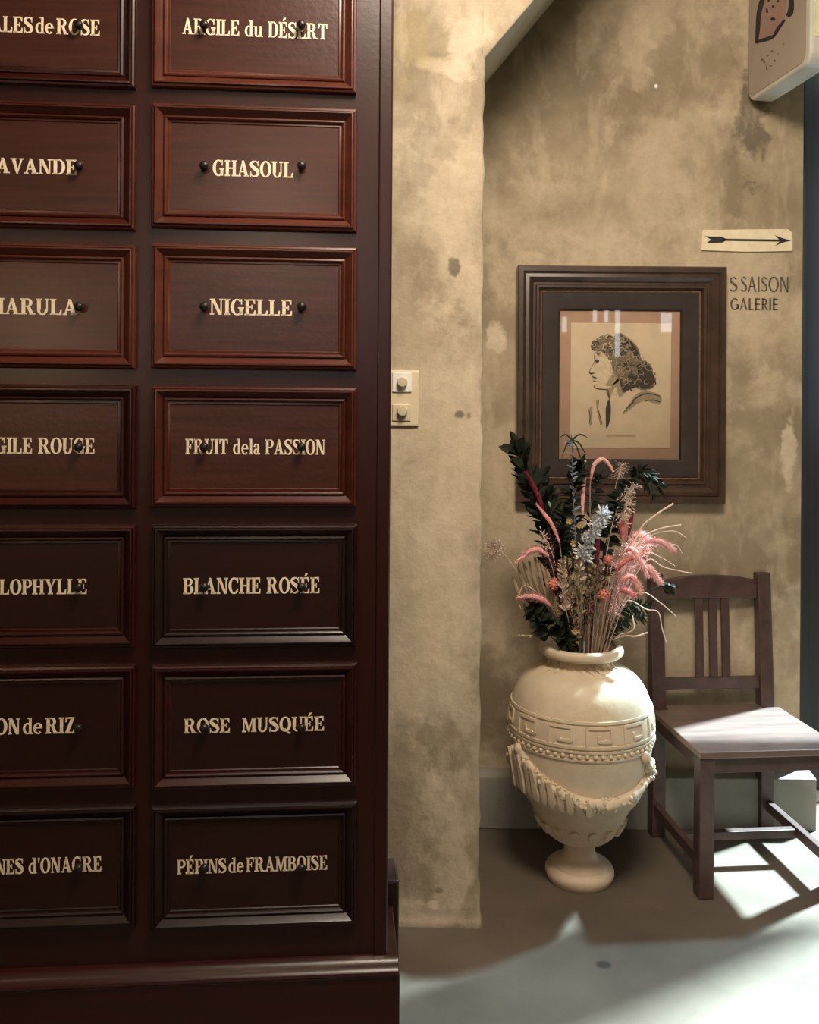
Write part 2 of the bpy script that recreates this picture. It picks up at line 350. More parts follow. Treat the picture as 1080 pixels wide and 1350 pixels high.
# added sheer sheet, out of view in the doorway, dimming the sun
def sun_dimmer_mat():
    m = bpy.data.materials.new('sun_dimmer_cloth'); m.use_nodes = True; nt = m.node_tree; N = nt.nodes; L = nt.links
    N.remove(N['Principled BSDF']); t = N.new('ShaderNodeBsdfTransparent'); t.inputs[0].default_value = (0.66,0.86,1.0,1)
    d = N.new('ShaderNodeBsdfDiffuse'); d.inputs[0].default_value = (0.5,0.52,0.54,1); x = N.new('ShaderNodeMixShader'); x.inputs[0].default_value = 0.86
    L.new(t.outputs[0], x.inputs[1]); L.new(d.outputs[0], x.inputs[2]); L.new(x.outputs[0], N['Material Output'].inputs[0]); return m
b = MB(); vs = []; nc = 60
for i in range(nc+1):
    t = i/nc; x = 1.77 + 0.80*t; zb = 1.46; y = 3.38 + 0.018*math.sin(t*62)
    vs += [(x, y, zb), (x-0.02*(1-t), y, 2.94)]
b.add(vs, [(2*i, 2*i+2, 2*i+3, 2*i+1) for i in range(nc)])
tag(b.build('added_sun_dimmer', sun_dimmer_mat(), smooth=True, recalc=False), 'added sun-dimming sheer sheet in the doorway right of the chair', 'sun dimmer')

# glowing panes added on the rear wall to give the picture glass reflections
def pane(i, x, w, z0, z1):
    b = MB(); b.box(x-w/2, x+w/2, YB-0.01, YB+0.012, z0, z1); f = struct(b.build('added_glow_pane_%d' % i, M['added_glow']))
yy = WALL*2 - 0.02 - YB
def mir(px, py): r = ray(px, py); return r.x*yy, EYE + r.z*yy
b = MB(); b.box(-1.15, 0.75, YB-0.01, YB+0.012, 2.05, 2.95); struct(b.build('added_glow_pane_6', glow_mat('added_hazy_glow', (0.90,0.92,1.0), 1.2)))  # wide glowing pane added to lay a grey sheen on the cabinet
for i, (x, y0, y1, w) in enumerate(((744, 418, 438, 6), (784, 409, 425, 5), (799, 409, 425, 5), (814, 409, 470, 6), (878, 413, 438, 14))):
    xa, za = mir(x, y0); xb, zb = mir(x, y1); pane(i+1, xa, w*yy/F, zb, min(za, CEIL-0.05))

# ------------------------------------------------------------------ apothecary cabinet
AL = math.atan(0.0765)
O = W(515, 620, 1.95); O.z = 0
ex = Vector((math.cos(AL), math.sin(AL), 0)); nn = Vector((math.sin(AL), -math.cos(AL), 0))
def cp(px, py):                       # pixel on the cabinet's front plane -> cabinet coordinates (x, z)
    p = hit(px, py, O, nn); return (p - O).dot(ex), p.z
cab = empty('drawer_cabinet', O, 'tall dark mahogany apothecary cabinet of lettered drawers', 'cabinet', AL)
CB = 0.42                             # depth
xl = cp(-120, 600)[0]; ztop = 2.66
zpl = cp(300, 1284)[1]; zml = cp(300, 1265)[1]
b = MB(); b.box(xl, 0, 0.0, CB, 0.05, ztop); b.build('carcass', M['mahogany_upright'], cab, bevel=0.003)
b = MB(); x0 = cp(497, 600)[0]; b.box(x0, -0.002, -0.006, 0.004, zml, ztop); b.build('corner_stile', M['mahogany_upright'], cab, bevel=0.003)
b = MB(); b.box(xl-0.02, cp(526, 1300)[0], -0.03, CB, 0, zpl); b.build('plinth', M['mahogany'], cab, bevel=0.003)
# plinth moulding: ogee along the front
pm = [(0,-0.032),(0.006,-0.036),(0.012,-0.034),(0.016,-0.027),(0.022,-0.024),(0.03,-0.018),(0.036,-0.008),(0.036,0.001),(-0.002,0.001)]
xr_ = cp(524, 1275)[0]
b = MB(); b.prism([(xl-0.02, y, zpl + z*(zml-zpl)/0.036) for z, y in pm], (xr_ - xl + 0.02, 0, 0)); smooth_by_angle(b.build('plinth_moulding', M['mahogany'], cab), 40)
# raised skirting block on the side, rounded top corner
ws = 0.40
def loc(px, py, yl):                   # pixel -> cabinet coords on the plane y=yl
    p = hit(px, py, O - nn*yl, nn); return (p - O).dot(ex), p.z
sx, sz = loc(524.5, 1148, 0.30)
b = MB(); b.prism([(0.0005, 0.25, 0.0), (0.0005, 0.25, sz), (0.0005, ws-0.03, sz), (0.0005, ws, sz-0.03), (0.0005, ws, 0.0)], (sx, 0, 0))
b.build('side_skirting', M['dark_wood'], cab, bevel=0.006)
b = MB(); b.prism([(xl-0.03, y, ztop + z) for z, y in [(0,0.002),(0,-0.01),(0.02,-0.015),(0.05,-0.05),(0.07,-0.055),(0.07,0.002)]], (0.03-xl+0.03, 0, 0)); b.build('cornice', M['mahogany'], cab)

# ---- slab-serif lettering, drawn glyph by glyph
T_, t_, sh = 0.205, 0.08, 0.085
def rect(x0, x1, y0, y1): return [(x0,y0),(x1,y0),(x1,y1),(x0,y1)]
def arc(cx, cy, rx, ry, tx, ty, a0, a1, n=22):
    out = []
    for i in range(n):
        a, c = R(a0+(a1-a0)*i/n), R(a0+(a1-a0)*(i+1)/n)
        o = lambda q: (cx+rx*math.cos(q), cy+ry*math.sin(q)); u = lambda q: (cx+(rx-tx)*math.cos(q), cy+(ry-ty)*math.sin(q))
        out.append([o(a), o(c), u(c), u(a)])
    return out
def strk(pts):                        # (x, y, width) spine
    out = []; m = len(pts); L_ = []
    for i, (x, y, w) in enumerate(pts):
        x0, y0, _ = pts[max(i-1,0)]; x1, y1, _ = pts[min(i+1,m-1)]
        d = math.hypot(x1-x0, y1-y0) or 1; nx_, ny_ = -(y1-y0)/d*w/2, (x1-x0)/d*w/2
        L_.append(((x+nx_, y+ny_), (x-nx_, y-ny_)))
    for a, c in zip(L_, L_[1:]): out.append([a[0], c[0], c[1], a[1]])
    return out
def stem_(x, y0=0, y1=1, w=T_, so=0.075, top=True, bot=True):
    o = [rect(x, x+w, y0, y1)]
    if bot: o.append(rect(x-so, x+w+so, y0, y0+sh))
    if top: o.append(rect(x-so, x+w+so, y1-sh, y1))
    return o
def cr(pts, n=6):
    out = []; P = [pts[0]] + list(pts) + [pts[-1]]
    for i in range(1, len(P)-2):
        for k in range(n):
            t = k/n; out.append(tuple(0.5*(2*P[i][j] + (P[i+1][j]-P[i-1][j])*t + (2*P[i-1][j]-5*P[i][j]+4*P[i+1][j]-P[i+2][j])*t*t + (3*P[i][j]-P[i-1][j]-3*P[i+1][j]+P[i+2][j])*t**3) for j in range(len(pts[0]))))
    out.append(tuple(pts[-1])); return out
def glyph(c):
    s = 0.075
    if c == 'I': return stem_(s), T_+2*s
    if c in 'EFL':
        g = stem_(s, so=0.075, top=True)
        if c in 'EL': g += [rect(s, 0.66, 0, sh), [(0.66,0),(0.66,0.31),(0.60,0.31),(0.53,sh)]]
        if c in 'EF':
            g += [rect(s, 0.63, 1-sh, 1), [(0.63,1),(0.63,0.71),(0.57,0.71),(0.50,1-sh)], rect(s, 0.46, 0.46, 0.54), rect(0.41, 0.47, 0.35, 0.65)]
        return g, (0.70 if c != 'F' else 0.66)
    if c == 'É': g, w = glyph('E'); return g + [[(0.30,1.06),(0.42,1.06),(0.56,1.26),(0.38,1.26)]], w
    if c == 'T': return stem_(0.28, top=False) + [rect(0.03,0.735,1-sh,1), [(0.03,1),(0.03,0.69),(0.09,0.69),(0.15,1-sh)], [(0.735,1),(0.735,0.69),(0.675,0.69),(0.615,1-sh)]], 0.765
    if c == 'H': return stem_(s) + stem_(0.56) + [rect(s, 0.7, 0.46, 0.54)], 0.84
    if c == 'U': return [rect(s, s+T_, 0.3, 1), rect(0, 2*s+T_, 1-sh, 1), rect(0.60,0.60+t_,0.3,1), rect(0.52,0.76,1-sh,1)] + arc(0.3775,0.32,0.3025,0.34,T_*0.8,t_,180,360), 0.78
    if c == 'N': return [rect(0.09,0.09+t_,0,1), rect(0.01,0.26,0,sh), rect(0.01,0.2,1-sh,1), [(0.07,1),(0.28,1),(0.72,0),(0.54,0)], rect(0.64,0.72,0,1), rect(0.56,0.81,1-sh,1)], 0.82
    if c == 'M': return [rect(0.09,0.09+t_,0,1), rect(0.01,0.25,0,sh), rect(0.01,0.2,1-sh,1), [(0.08,1),(0.27,1),(0.54,0.02),(0.42,0.02)], [(0.42,0.02),(0.50,0.02),(0.76,1),(0.68,1)], rect(0.70,0.70+T_,0,1), rect(0.63,0.98,0,sh), rect(0.70,0.98,1-sh,1)], 0.99
    if c == 'V': return [[(0.06,1),(0.28,1),(0.48,0),(0.36,0)], [(0.36,0),(0.45,0),(0.74,1),(0.65,1)], rect(0,0.36,1-sh,1), rect(0.55,0.80,1-sh,1)], 0.80
    if c == 'A': return [[(0.08,0),(0.165,0),(0.43,0.93),(0.35,1)], [(0.31,1),(0.47,1),(0.76,0),(0.53,0)], rect(0.2,0.6,0.27,0.27+t_), rect(0,0.25,0,sh), rect(0.46,0.84,0,sh)], 0.84
    if c == 'Y': return stem_(0.3,0,0.5,top=False) + [[(0.07,1),(0.28,1),(0.505,0.45),(0.3,0.45)], [(0.42,0.45),(0.505,0.45),(0.75,1),(0.66,1)], rect(0,0.36,1-sh,1), rect(0.56,0.82,1-sh,1)], 0.82
    if c == 'Z': return [rect(0.05,0.64,1-sh,1), rect(0.03,0.66,0,sh), [(0.03,0.03),(0.26,0.03),(0.64,0.97),(0.42,0.97)], [(0.05,1),(0.05,0.7),(0.11,0.7),(0.17,1-sh)], [(0.66,0),(0.66,0.31),(0.60,0.31),(0.54,sh)]], 0.69
    if c in 'OQ':
        g = arc(0.40,0.5,0.40,0.515,T_,t_,0,360,40)
        if c == 'Q': g += strk([(0.36,0.20,0.08),(0.50,0.06,0.13),(0.62,-0.10,0.13),(0.80,-0.12,0.05)])
        return g, 0.80
    if c in 'CG':
        g = arc(0.40,0.5,0.40,0.515,T_,t_,48,318 if c == 'C' else 330,34)
        g += [rect(0.62,0.69,0.66,1)]
        if c == 'C': g += [[(0.62,0.12),(0.70,0.28),(0.66,0.33),(0.57,0.2)]]; return g, 0.72
        return g + [rect(0.53,0.53+T_*0.95,0.02,0.44), rect(0.45,0.80,0.40,0.40+sh)], 0.80
    if c == 'D': return stem_(s) + [rect(s,0.42,0,t_), rect(s,0.42,1-t_,1)] + arc(0.40,0.5,0.38,0.5,T_,t_,-90,90,24), 0.80
    if c in 'PRB':
        g = stem_(s) + [rect(s,0.42,1-t_,1)]
        if c == 'P': return g + [rect(s,0.42,0.43,0.43+t_)] + arc(0.40,0.715,0.30,0.285,T_*0.92,t_,-90,90), 0.70
        if c == 'R': return g + [rect(s,0.42,0.47,0.47+t_)] + arc(0.40,0.735,0.29,0.265,T_*0.92,t_,-90,90) + [[(0.36,0.5),(0.55,0.5),(0.78,0),(0.56,0)], rect(0.52,0.86,0,sh)], 0.85
        return g + [rect(s,0.44,0.485,0.485+t_), rect(s,0.44,0,t_)] + arc(0.40,0.76,0.27,0.24,T_*0.9,t_,-90,90) + arc(0.42,0.28,0.31,0.283,T_,t_,-90,90), 0.74
    if c == 'S':
        g = strk(cr([(0.57,0.72,0.05),(0.50,0.91,0.07),(0.33,0.965,0.085),(0.14,0.89,0.16),(0.10,0.72,0.19),(0.30,0.55,0.235),(0.48,0.42,0.235),(0.57,0.26,0.19),(0.48,0.09,0.14),(0.30,0.035,0.085),(0.13,0.10,0.07),(0.06,0.30,0.05)]))
        return g + [rect(0.54,0.60,0.68,1.0), rect(0.03,0.09,0.0,0.33)], 0.67
    if c == 'd': return arc(0.30,0.34,0.30,0.35,0.16,t_,60,300,24) + [rect(0.40,0.40+0.165,0,1.02), rect(0.30,0.48,0.95,1.02), rect(0.46,0.66,0,0.07)], 0.66
    if c == 'e': return arc(0.29,0.34,0.29,0.35,0.16,t_,0,318,30) + [rect(0.08,0.56,0.34,0.41)], 0.62
    if c == 'u': return [rect(0.07,0.235,0.2,0.68), rect(0,0.2,0.61,0.68), rect(0.45,0.615,0,0.68), rect(0.38,0.55,0.61,0.68), rect(0.55,0.70,0,0.07)] + arc(0.28,0.21,0.21,0.22,0.15,t_,180,330), 0.70
    if c == 'l': return [rect(0.07,0.235,0,1.02), rect(0,0.16,0.95,1.02), rect(0,0.31,0,0.07)], 0.31
    if c == 'a': return strk(cr([(0.08,0.50,0.15),(0.14,0.64,0.08),(0.30,0.655,0.08),(0.40,0.55,0.15),(0.40,0.10,0.165),(0.56,0.05,0.08)])) + arc(0.24,0.19,0.22,0.2,0.14,t_,30,340), 0.58
    if c == "'": return [[(0.06,1),(0.2,1),(0.14,0.68),(0.08,0.68)]], 0.22
    return [], (0.10 if c == '~' else 0.34)
def lettering(text, xa, xb, z0, zh, y, name, parent, mt, gap=0.035):
    x = 0.0; words = [[]]; prev = ''
    for ch in text:
        g, w = glyph(ch)
        if ch in ' ~' and prev not in (' ', ''): words.append([])
        words[-1] += [[(px_+x, py_) for px_, py_ in q] for q in g]; x += w + gap; prev = ch
    x -= gap; k = (xb-xa)/x
    for polys in words:                # each painted word
        b = MB()
        for q in polys: b.prism([(xa+u*k, y, z0+v*zh) for u, v in q], (0, 0.0012, 0))
        b.build(name, mt, parent)

PROF = [(0.0,0.0),(0.0,0.010),(0.002,0.0135),(0.0060,0.0150),(0.0065,0.0135),(0.0085,0.0185),(0.0115,0.0190),(0.0135,0.0165),(0.0240,0.0090),(0.0252,0.0070),(0.0265,0.0105),(0.0300,0.0118),(0.0332,0.0090),(0.0345,0.0055),(0.0390,0.0065),(0.0415,0.0040),(0.0440,0.0035),(0.0440,0.0)]
def moulding(x0, x1, z0, z1, prof, name, mt, parent, y0=0.0, k=1.0, ang=28):
    b = MB(); vs = []; m = len(prof)
    for t, h in prof:
        t *= k; vs += [(x0+t, y0-h, z0+t), (x1-t, y0-h, z0+t), (x1-t, y0-h, z1-t), (x0+t, y0-h, z1-t)]
    b.add(vs, [(i*4+j, i*4+(j+1)%4, (i+1)*4+(j+1)%4, (i+1)*4+j) for i in range(m-1) for j in range(4)])
    o = b.build(name, mt, parent); smooth_by_angle(o, ang); return o

kb = MB(); kb.lathe([(0.0045,0),(0.0045,0.006),(0.0075,0.009),(0.0098,0.013),(0.0100,0.017),(0.0085,0.021),(0.005,0.0232),(0.0001,0.024)], 20, (0,0,0), 'Y')
RY = [(-41,121),(142,304),(325,487),(510,668),(691,852),(874,1036),(1057,1219)]
LY = [(-46,114),(136,302),(322,485),(507,670),(692,853),(877,1039),(1062,1222)]
KY = [38,222,406,589,772,956,1139]
TEXT_R = [('ARGILE du DÉSERT',241,432,50,29),('GHASOUL',281,387,234,213),('NIGELLE',277,386,416,395),('FRUIT dela PASSION',245,429,599,579),
          ('BLANCHE ROSÉE',242,422,782,761),('ROSE  MUSQUÉE',243,428,964,945),('PÉPINS~de~FRAMBOISE',234,432,1148,1129)]
TEXT_L = [('PÉTALES~de~ROSE',-54,133,45,24),('LAVANDE',-20,103,230,210),('MARULA',-16,103,415,394),('ARGILE ROUGE',-38,126,598,577),
          ('CALOPHYLLE',-30,116,783,763),('SAVON~de~RIZ',-54,100,967,946),("GRAINES d'ONAGRE",-54,135,1150,1130)]
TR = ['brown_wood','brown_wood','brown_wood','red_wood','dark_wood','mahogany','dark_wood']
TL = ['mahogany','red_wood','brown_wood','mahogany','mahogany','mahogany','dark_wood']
for col in (1, 0):
    for i in range(7):
        ya, yb_ = (RY if col else LY)[i]; xa, xb = (201, 470.5) if col else (-92, 180.5)
        xm, ym = (xa+xb)/2, (ya+yb_)/2
        x0, x1 = cp(xa, ym)[0], cp(xb, ym)[0]; z1, z0 = cp(xm, ya)[1], cp(xm, yb_)[1]
        text, ta, tb, tbase, ttop = (TEXT_R if col else TEXT_L)[i]
        dr = MB(); dr.box(x0+0.030, x1-0.030, -0.0045, 0.0, z0+0.030, z1-0.030)
        d = dr.build('drawer', M['panel'] if i < 4 else M['panel_shaded'], cab)
        d['label'] = 'drawer lettered ' + ' '.join(text.replace('~', ' ').split()).replace('dela', 'de la')
        moulding(x0, x1, z0, z1, PROF, 'moulding', M[(TR if col else TL)[i]], d)
        pk = lambda q, w_: cp(q, w_)
        la, lb = pk(ta, tbase)[0], pk(tb, tbase)[0]; lz0, lz1 = pk((ta+tb)/2, tbase)[1], pk((ta+tb)/2, ttop)[1]
        lettering(text, la, lb, lz0, lz1-lz0, -0.0056, 'lettering', d, M['paint'])
        for kx in ((271, 398) if col else (-22, 107)):
            x, z = cp(kx, KY[i]); k = kb.build('knob', M['stud'], d, smooth=True, recalc=(kb.v is not None)); k.location = (x, -0.0045, z)

# ------------------------------------------------------------------ dimmer switch on the pier
a, c = W(513.5, 488, PIER), W(552, 562, PIER)
sw = empty('dimmer_switch', (a.x, PIER, c.z), 'cream double dimmer switch plate on the pier beside the cabinet', 'switch')
w_, h_ = c.x - a.x, a.z - c.z
b = MB(); b.box(-0.03, w_, -0.010, -0.0005, 0, h_); b.build('plate', M['switch'], sw, bevel=0.006, seg=3)
def sp(px, py): p = W(px, py, PIER-0.01); return p.x - a.x, p.z - c.z
for (pl, pr_, pt, pb, kx, ky, m1) in ((517.5, 543, 491, 517, 530.5, 504, 'white_plastic'), (517.5, 541.5, 533, 555, 530.5, 542, 'knob_plastic')):
    x0, z1 = sp(pl, pt); x1, z0 = sp(pr_, pb)
    b = MB(); b.box(x0, x1, -0.015, -0.009, z0, z1); o = b.build('module', M[m1], sw, bevel=0.002)
    xk, zk = sp(kx, ky); b = MB()
    b.lathe([(0.0155,0.0),(0.0155,0.006),(0.0145,0.015),(0.013,0.0185),(0.0001,0.0195)], 28, (xk, -0.0145, zk), 'Y'); smooth_by_angle(b.build('knob', M['knob_plastic'], o), 40)

# ------------------------------------------------------------------ framed portrait
FB = WALL - 0.002; FD = 0.05; FF = FB - FD
A, Bp = W(683.5, 349.5, FF), W(957.5, 664.5, FF)
fr = empty('framed_portrait', (A.x, FB, Bp.z), 'dark wooden framed print of a curly haired head in profile', 'picture')
fw, fh = Bp.x - A.x, A.z - Bp.z
FPROF = [(0,0.001),(0,0.044),(0.004,0.050),(0.020,0.050),(0.026,0.043),(0.030,0.047),(0.042,0.049),(0.052,0.040),(0.060,0.030),(0.068,0.030),(0.072,0.036),(0.080,0.036),(0.084,0.028),(0.088,0.020)]
moulding(0, fw, 0, fh, FPROF, 'frame', M['frame'], fr, ang=25)
moulding(0, fw, 0, fh, [(0.088,0.020),(0.091,0.023),(0.095,0.020)], 'gilt_slip', M['gilt'], fr)
moulding(0, fw, 0, fh, [(0.095,0.020),(0.097,0.024),(0.150,0.019),(0.158,0.017),(0.163,0.010),(0.163,0.004)], 'inner_frieze', M['frame_dark'], fr)
b = MB(); b.box(0.15, fw-0.15, -0.007, -0.002, 0.15, fh-0.15); b.build('mount', M['mount'], fr)
def fp(px, py): p = W(px, py, FB-0.009); return p.x - A.x, p.z - Bp.z
b = MB(); x0, z1 = fp(753, 425.5); x1, z0 = fp(884, 591); b.box(x0, x1, -0.009, -0.0065, z0, z1); prt = b.build('print', M['paper'], fr)
lay = [0]
def ink(pts, m, name='ink_drawing'):
    """one flat shape of the print; points in the coordinates of the print"""
    lay[0] += 1; y = -0.0091 - lay[0]*0.00002; b = MB()
    q = [fp(720 + x/5.4, 390 + z/5.4) for x, z in pts]
    b.prism([(x, y, z) for x, z in q], (0, 0.00001, 0)); return b
def tri(pts):
    return pts
import bmesh
def ink_obj(name, shapes, m):
    """polygons and strokes of one tone gathered as one drawing layer"""
    lay[0] += 1; y = -0.0092 - lay[0]*0.00006
    me = bpy.data.meshes.new(name); bm = bmesh.new()
    for s_ in shapes:
        if s_[0] == 'p':
            pts = cr(list(s_[1]) + [s_[1][0]], 4)[:-1] if s_[2] else s_[1]
            vs = [bm.verts.new((x, y, z)) for x, z in (fp(720 + px_/5.4, 390 + py_/5.4) for px_, py_ in pts)]
            f = bm.faces.new(vs); bmesh.ops.triangulate(bm, faces=[f])
        else:
            for q in strk(cr(s_[1], 5)):
                bm.faces.new([bm.verts.new((x, y, z)) for x, z in (fp(720 + px_/5.4, 390 + py_/5.4) for px_, py_ in q)])
    for f in bm.faces:
        f.normal_update()
        if f.normal.y > 0: f.normal_flip()
    bm.to_mesh(me); bm.free(); me.materials.append(m); o = bpy.data.objects.new(name, me); C.objects.link(o); o.parent = prt; return o
P_ = lambda pts, s=True: ('p', pts, s)
S_ = lambda pts: ('s', pts)
face = [(385,375),(358,405),(346,435),(348,458),(334,495),(312,530),(306,546),(322,556),(332,566),(326,578),(336,590),(334,602),(346,616),(338,636),(352,656),(392,664),(432,662),(446,700),(448,745),(480,760),(540,730),(570,690),(545,600),(520,500),(470,420)]
ink_obj('face_wash', [P_(face)], M['skin_ink'])
ink_obj('shadow_wash', [P_([(338,640),(352,656),(392,664),(440,662),(470,640),(520,580),(545,640),(560,690),(520,720),(500,650),(470,690),(452,735),(440,690),(420,668),(380,668)]),
    P_([(310,800),(330,790),(325,910),(308,910)]), P_([(355,745),(380,740),(372,800),(400,910),(385,915),(362,820)]),
    P_([(420,640),(470,560),(500,540),(520,600),(470,640)]),
    P_([(600,760),(640,700),(700,680),(760,685),(815,710),(820,760),(760,765),(720,745),(650,770),(560,840),(545,835)])], M['ink_light'])
hair = [(322,378),(318,352),(345,320),(375,292),(425,280),(480,290),(505,265),(540,268),(600,312),(645,355),(668,405),(680,450),(735,480),(757,520),(765,565),(787,592),(768,612),(760,655),(700,672),(640,660),(590,672),(555,692),(535,670),(522,600),(500,560),(478,540),(466,490),(440,445),(405,405),(370,425),(352,402),(330,388)]
ink_obj('hair_mass', [P_(hair)], M['ink_mid'])
ink_obj('hair_shade', [P_([(530,272),(575,300),(622,345),(652,395),(648,430),(620,420),(600,380),(560,350),(520,330),(505,300)]),
    P_([(700,462),(740,505),(758,550),(770,585),(752,640),(700,664),(650,650),(600,662),(560,684),(540,660),(530,620),(570,590),(600,560),(640,575),(665,540),(640,500),(670,480)]),
    ], M['ink'])
ink_obj('cloak_fold', [P_([(425,800),(445,740),(462,790),(455,890),(430,945),(425,880)])], M['ink'])
ink_obj('eye', [P_([(348,458),(364,452),(380,462),(368,476),(354,473)])], M['ink'])
for q_ in (S_([(585,800,5),(640,730,10),(720,695,8),(812,715,5)]), S_([(700,752,4),(760,742,8),(818,758,5)]), S_([(545,838,3),(600,775,8),(640,755,4)]),
    S_([(306,546,5),(322,554,12),(345,548,4)]), S_([(326,574,5),(345,582,10),(362,584,3)]), S_([(334,604,4),(350,608,6),(360,606,2)]), S_([(338,640,5),(360,660,8),(430,668,6)]),
    S_([(440,665,5),(448,700,6),(450,745,4)]), S_([(372,812,4),(385,860,6),(400,910,4)]), S_([(348,400,3),(342,435,4),(347,460,3),(330,500,3),(308,538,4)]), S_([(300,800,3),(312,850,6),(310,910,3)])): ink_obj('pen_stroke', [q_], M['ink'])
rp_ = random.Random(5)
def inside(x, y):
    c_ = False
    for (xa, ya), (xb, yb2) in zip(hair, hair[1:] + hair[:1]):
        if (ya > y) != (yb2 > y) and x < (xb-xa)*(y-ya)/(yb2-ya) + xa: c_ = not c_
    return c_
def locks(n, x0, x1, w, rr_, skip=None):
    out = []
    while len(out) < n:
        x, y = rp_.uniform(x0, x1), rp_.uniform(270, 680)
        if not inside(x, y): continue
        r, a0 = rp_.uniform(*rr_), rp_.uniform(0, 6.28); sg_ = rp_.choice((-1, 1))
        out.append(S_([(x + r*math.cos(a0+sg_*q*0.75), y + r*0.8*math.sin(a0+sg_*q*0.75), 2 + w*math.sin(math.pi*q/5)) for q in range(6)]))
    return out
ink_obj('dark_locks', locks(60, 330, 780, 7, (10, 24)), M['ink'])
ink_obj('pale_locks', locks(34, 325, 620, 7, (9, 22)), M['ink_light'])
ink_obj('bright_locks', locks(16, 325, 480, 6, (9, 18)), M['skin_ink'])
ink_obj('fine_locks', locks(46, 480, 780, 3, (14, 30)), M['ink_light'])
ink_obj('caption_line', [P_([(x, 994), (x+9, 995), (x+8, 1003), (x+1, 1003)], False) for x in range(430, 630, 13)], M['ink_light'])
b = MB(); b.box(0.155, fw-0.155, -0.0142, -0.0128, 0.155, fh-0.155); b.build('glass_pane', M['glass'], fr)

# ------------------------------------------------------------------ arrow plate and painted wall words
SD = WALL - 0.006
a, c = W(926, 303, SD), W(1046, 331, SD)
sg = empty('arrow_sign', (a.x, WALL-0.001, c.z), 'small cream plate with a black arrow pointing right', 'sign')
def ap(px, py): p = W(px, py, SD); return p.x - a.x, p.z - c.z
b = MB(); q = [ap(*k) for k in ((927,303),(1039,302),(1045,307),(1045,331),(985,332),(925,330),(926,307))]
b.prism([(x, -0.006, z) for x, z in q], (0, 0.0055, 0)); b.build('plate', M['signplate'], sg, bevel=0.001)
b = MB(); off = lambda x, y: ap(900 + x/6, 280 + y/6)
for q in ([(175,188),(235,192),(305,192),(345,210),(345,222),(315,240),(235,243),(185,245),(225,217)], [(330,209),(770,215),(770,232),(330,226)],
          [(728,180),(790,205),(858,224),(790,240),(732,266),(772,226)]):
    b.prism([(x, -0.0068, z) for x, z in (off(*k) for k in q)], (0, 0.0008, 0))
b.build('arrow', M['black'], sg)

def sans(text, pxa, pxb, pyt, pyb, name, thin=1.0):
    """plain painted capitals on the wall, one word each"""
    def g(ch):
        w, n = 0.13*thin, 0.085*thin
        if ch == 'S': return strk(cr([(0.44,0.83,n),(0.30,0.95,n),(0.12,0.88,n*1.1),(0.09,0.70,w),(0.28,0.52,w*1.1),(0.44,0.36,w),(0.43,0.15,n*1.1),(0.26,0.045,n),(0.05,0.13,n)])), 0.52
        if ch == 'A': return [[(0,0),(0.09,0),(0.34,1),(0.26,1)], [(0.24,1),(0.36,1),(0.66,0),(0.53,0)], rect(0.14,0.5,0.3,0.38)], 0.66
        if ch == 'I': return [rect(0.03,0.03+w,0,1)], 0.06+w
        if ch == 'O': return arc(0.42,0.5,0.42,0.51,w,n,0,360,36), 0.84
        if ch == 'N': return [rect(0.04,0.04+n,0,1), [(0.04,1),(0.18,1),(0.68,0),(0.54,0)], rect(0.60,0.60+n,0,1)], 0.72
        if ch == 'G': return arc(0.40,0.5,0.40,0.51,w,n,42,335,32) + [rect(0.64,0.64+w,0.08,0.47), rect(0.45,0.77,0.40,0.48)], 0.79
        if ch == 'L': return [rect(0.04,0.04+w,0,1), rect(0.04,0.46,0,0.09)], 0.48
        if ch == 'E': return [rect(0.04,0.04+w,0,1)] + [rect(0.04,0.48,y,y+0.09) for y in (0,0.455,0.91)], 0.52
        if ch == 'R': return [rect(0.04,0.04+w,0,1), rect(0.04,0.28,0.91,1), rect(0.04,0.28,0.42,0.51)] + arc(0.26,0.71,0.27,0.29,w,0.09,-90,90) + [[(0.2,0.44),(0.35,0.44),(0.60,0),(0.45,0)]], 0.60
        return [], 0.25
    x = 0; polys = []
    for ch in text: q, w = g(ch); polys += [[(u+x, v) for u, v in p] for p in q]; x += w + 0.10
    x -= 0.10; p0, p1 = W(pxa, pyb, WALL), W(pxb, pyt, WALL); k = (p1.x-p0.x)/x; b = MB()
    for q in polys: b.prism([(p0.x+u*k, WALL-0.0022, p0.z + v*(p1.z-p0.z)) for u, v in q], (0, 0.0020, 0))
    return b.build(name, M['letter'])
wl = empty('wall_lettering', W(1000, 385, WALL), 'dark painted words S SAISON on the plaster beneath the arrow plate', 'lettering')
for o in (sans('S', 961.5, 972.5, 365, 384.5, 'word'), sans('SAISON', 976.5, 1040, 365, 384.5, 'word')): o.parent = wl; o.matrix_parent_inverse = Matrix.Translation(-wl.location)
o = sans('GALERIE', 963, 1026, 393.5, 408.5, 'wall_lettering', 1.2); tag(o, 'dark painted word GALERIE on the plaster right of the picture frame', 'lettering')

# ------------------------------------------------------------------ projecting box sign at the top right
pa = W(986, 137, 3.285); pb_ = W(1064, 86, 2.93)
along = Vector((pb_.x-pa.x, pb_.y-pa.y, 0)); LW = along.length + 0.02; along.normalize(); out = Vector((along.y, -along.x, 0))
if out.x > 0: out = -out
bs = empty('box_sign', (pa.x, pa.y, pa.z), 'pale box sign with a sketched face jutting from the wall', 'sign', math.atan2(along.y, along.x))
TH = 0.085; HS = 0.62
def rrect(x0, x1, z0, z1, r, n=6):
    pts = []
    for cx_, cz, a0 in ((x1-r,z0+r,-90),(x1-r,z1-r,0),(x0+r,z1-r,90),(x0+r,z0+r,180)):
        for k in range(n+1): q = R(a0+90*k/n); pts.append((cx_+r*math.cos(q), cz+r*math.sin(q)))
    return pts
sgn = 1 if Vector((-along.y, along.x, 0)).dot(out) > 0 else -1      # local +y side that faces left
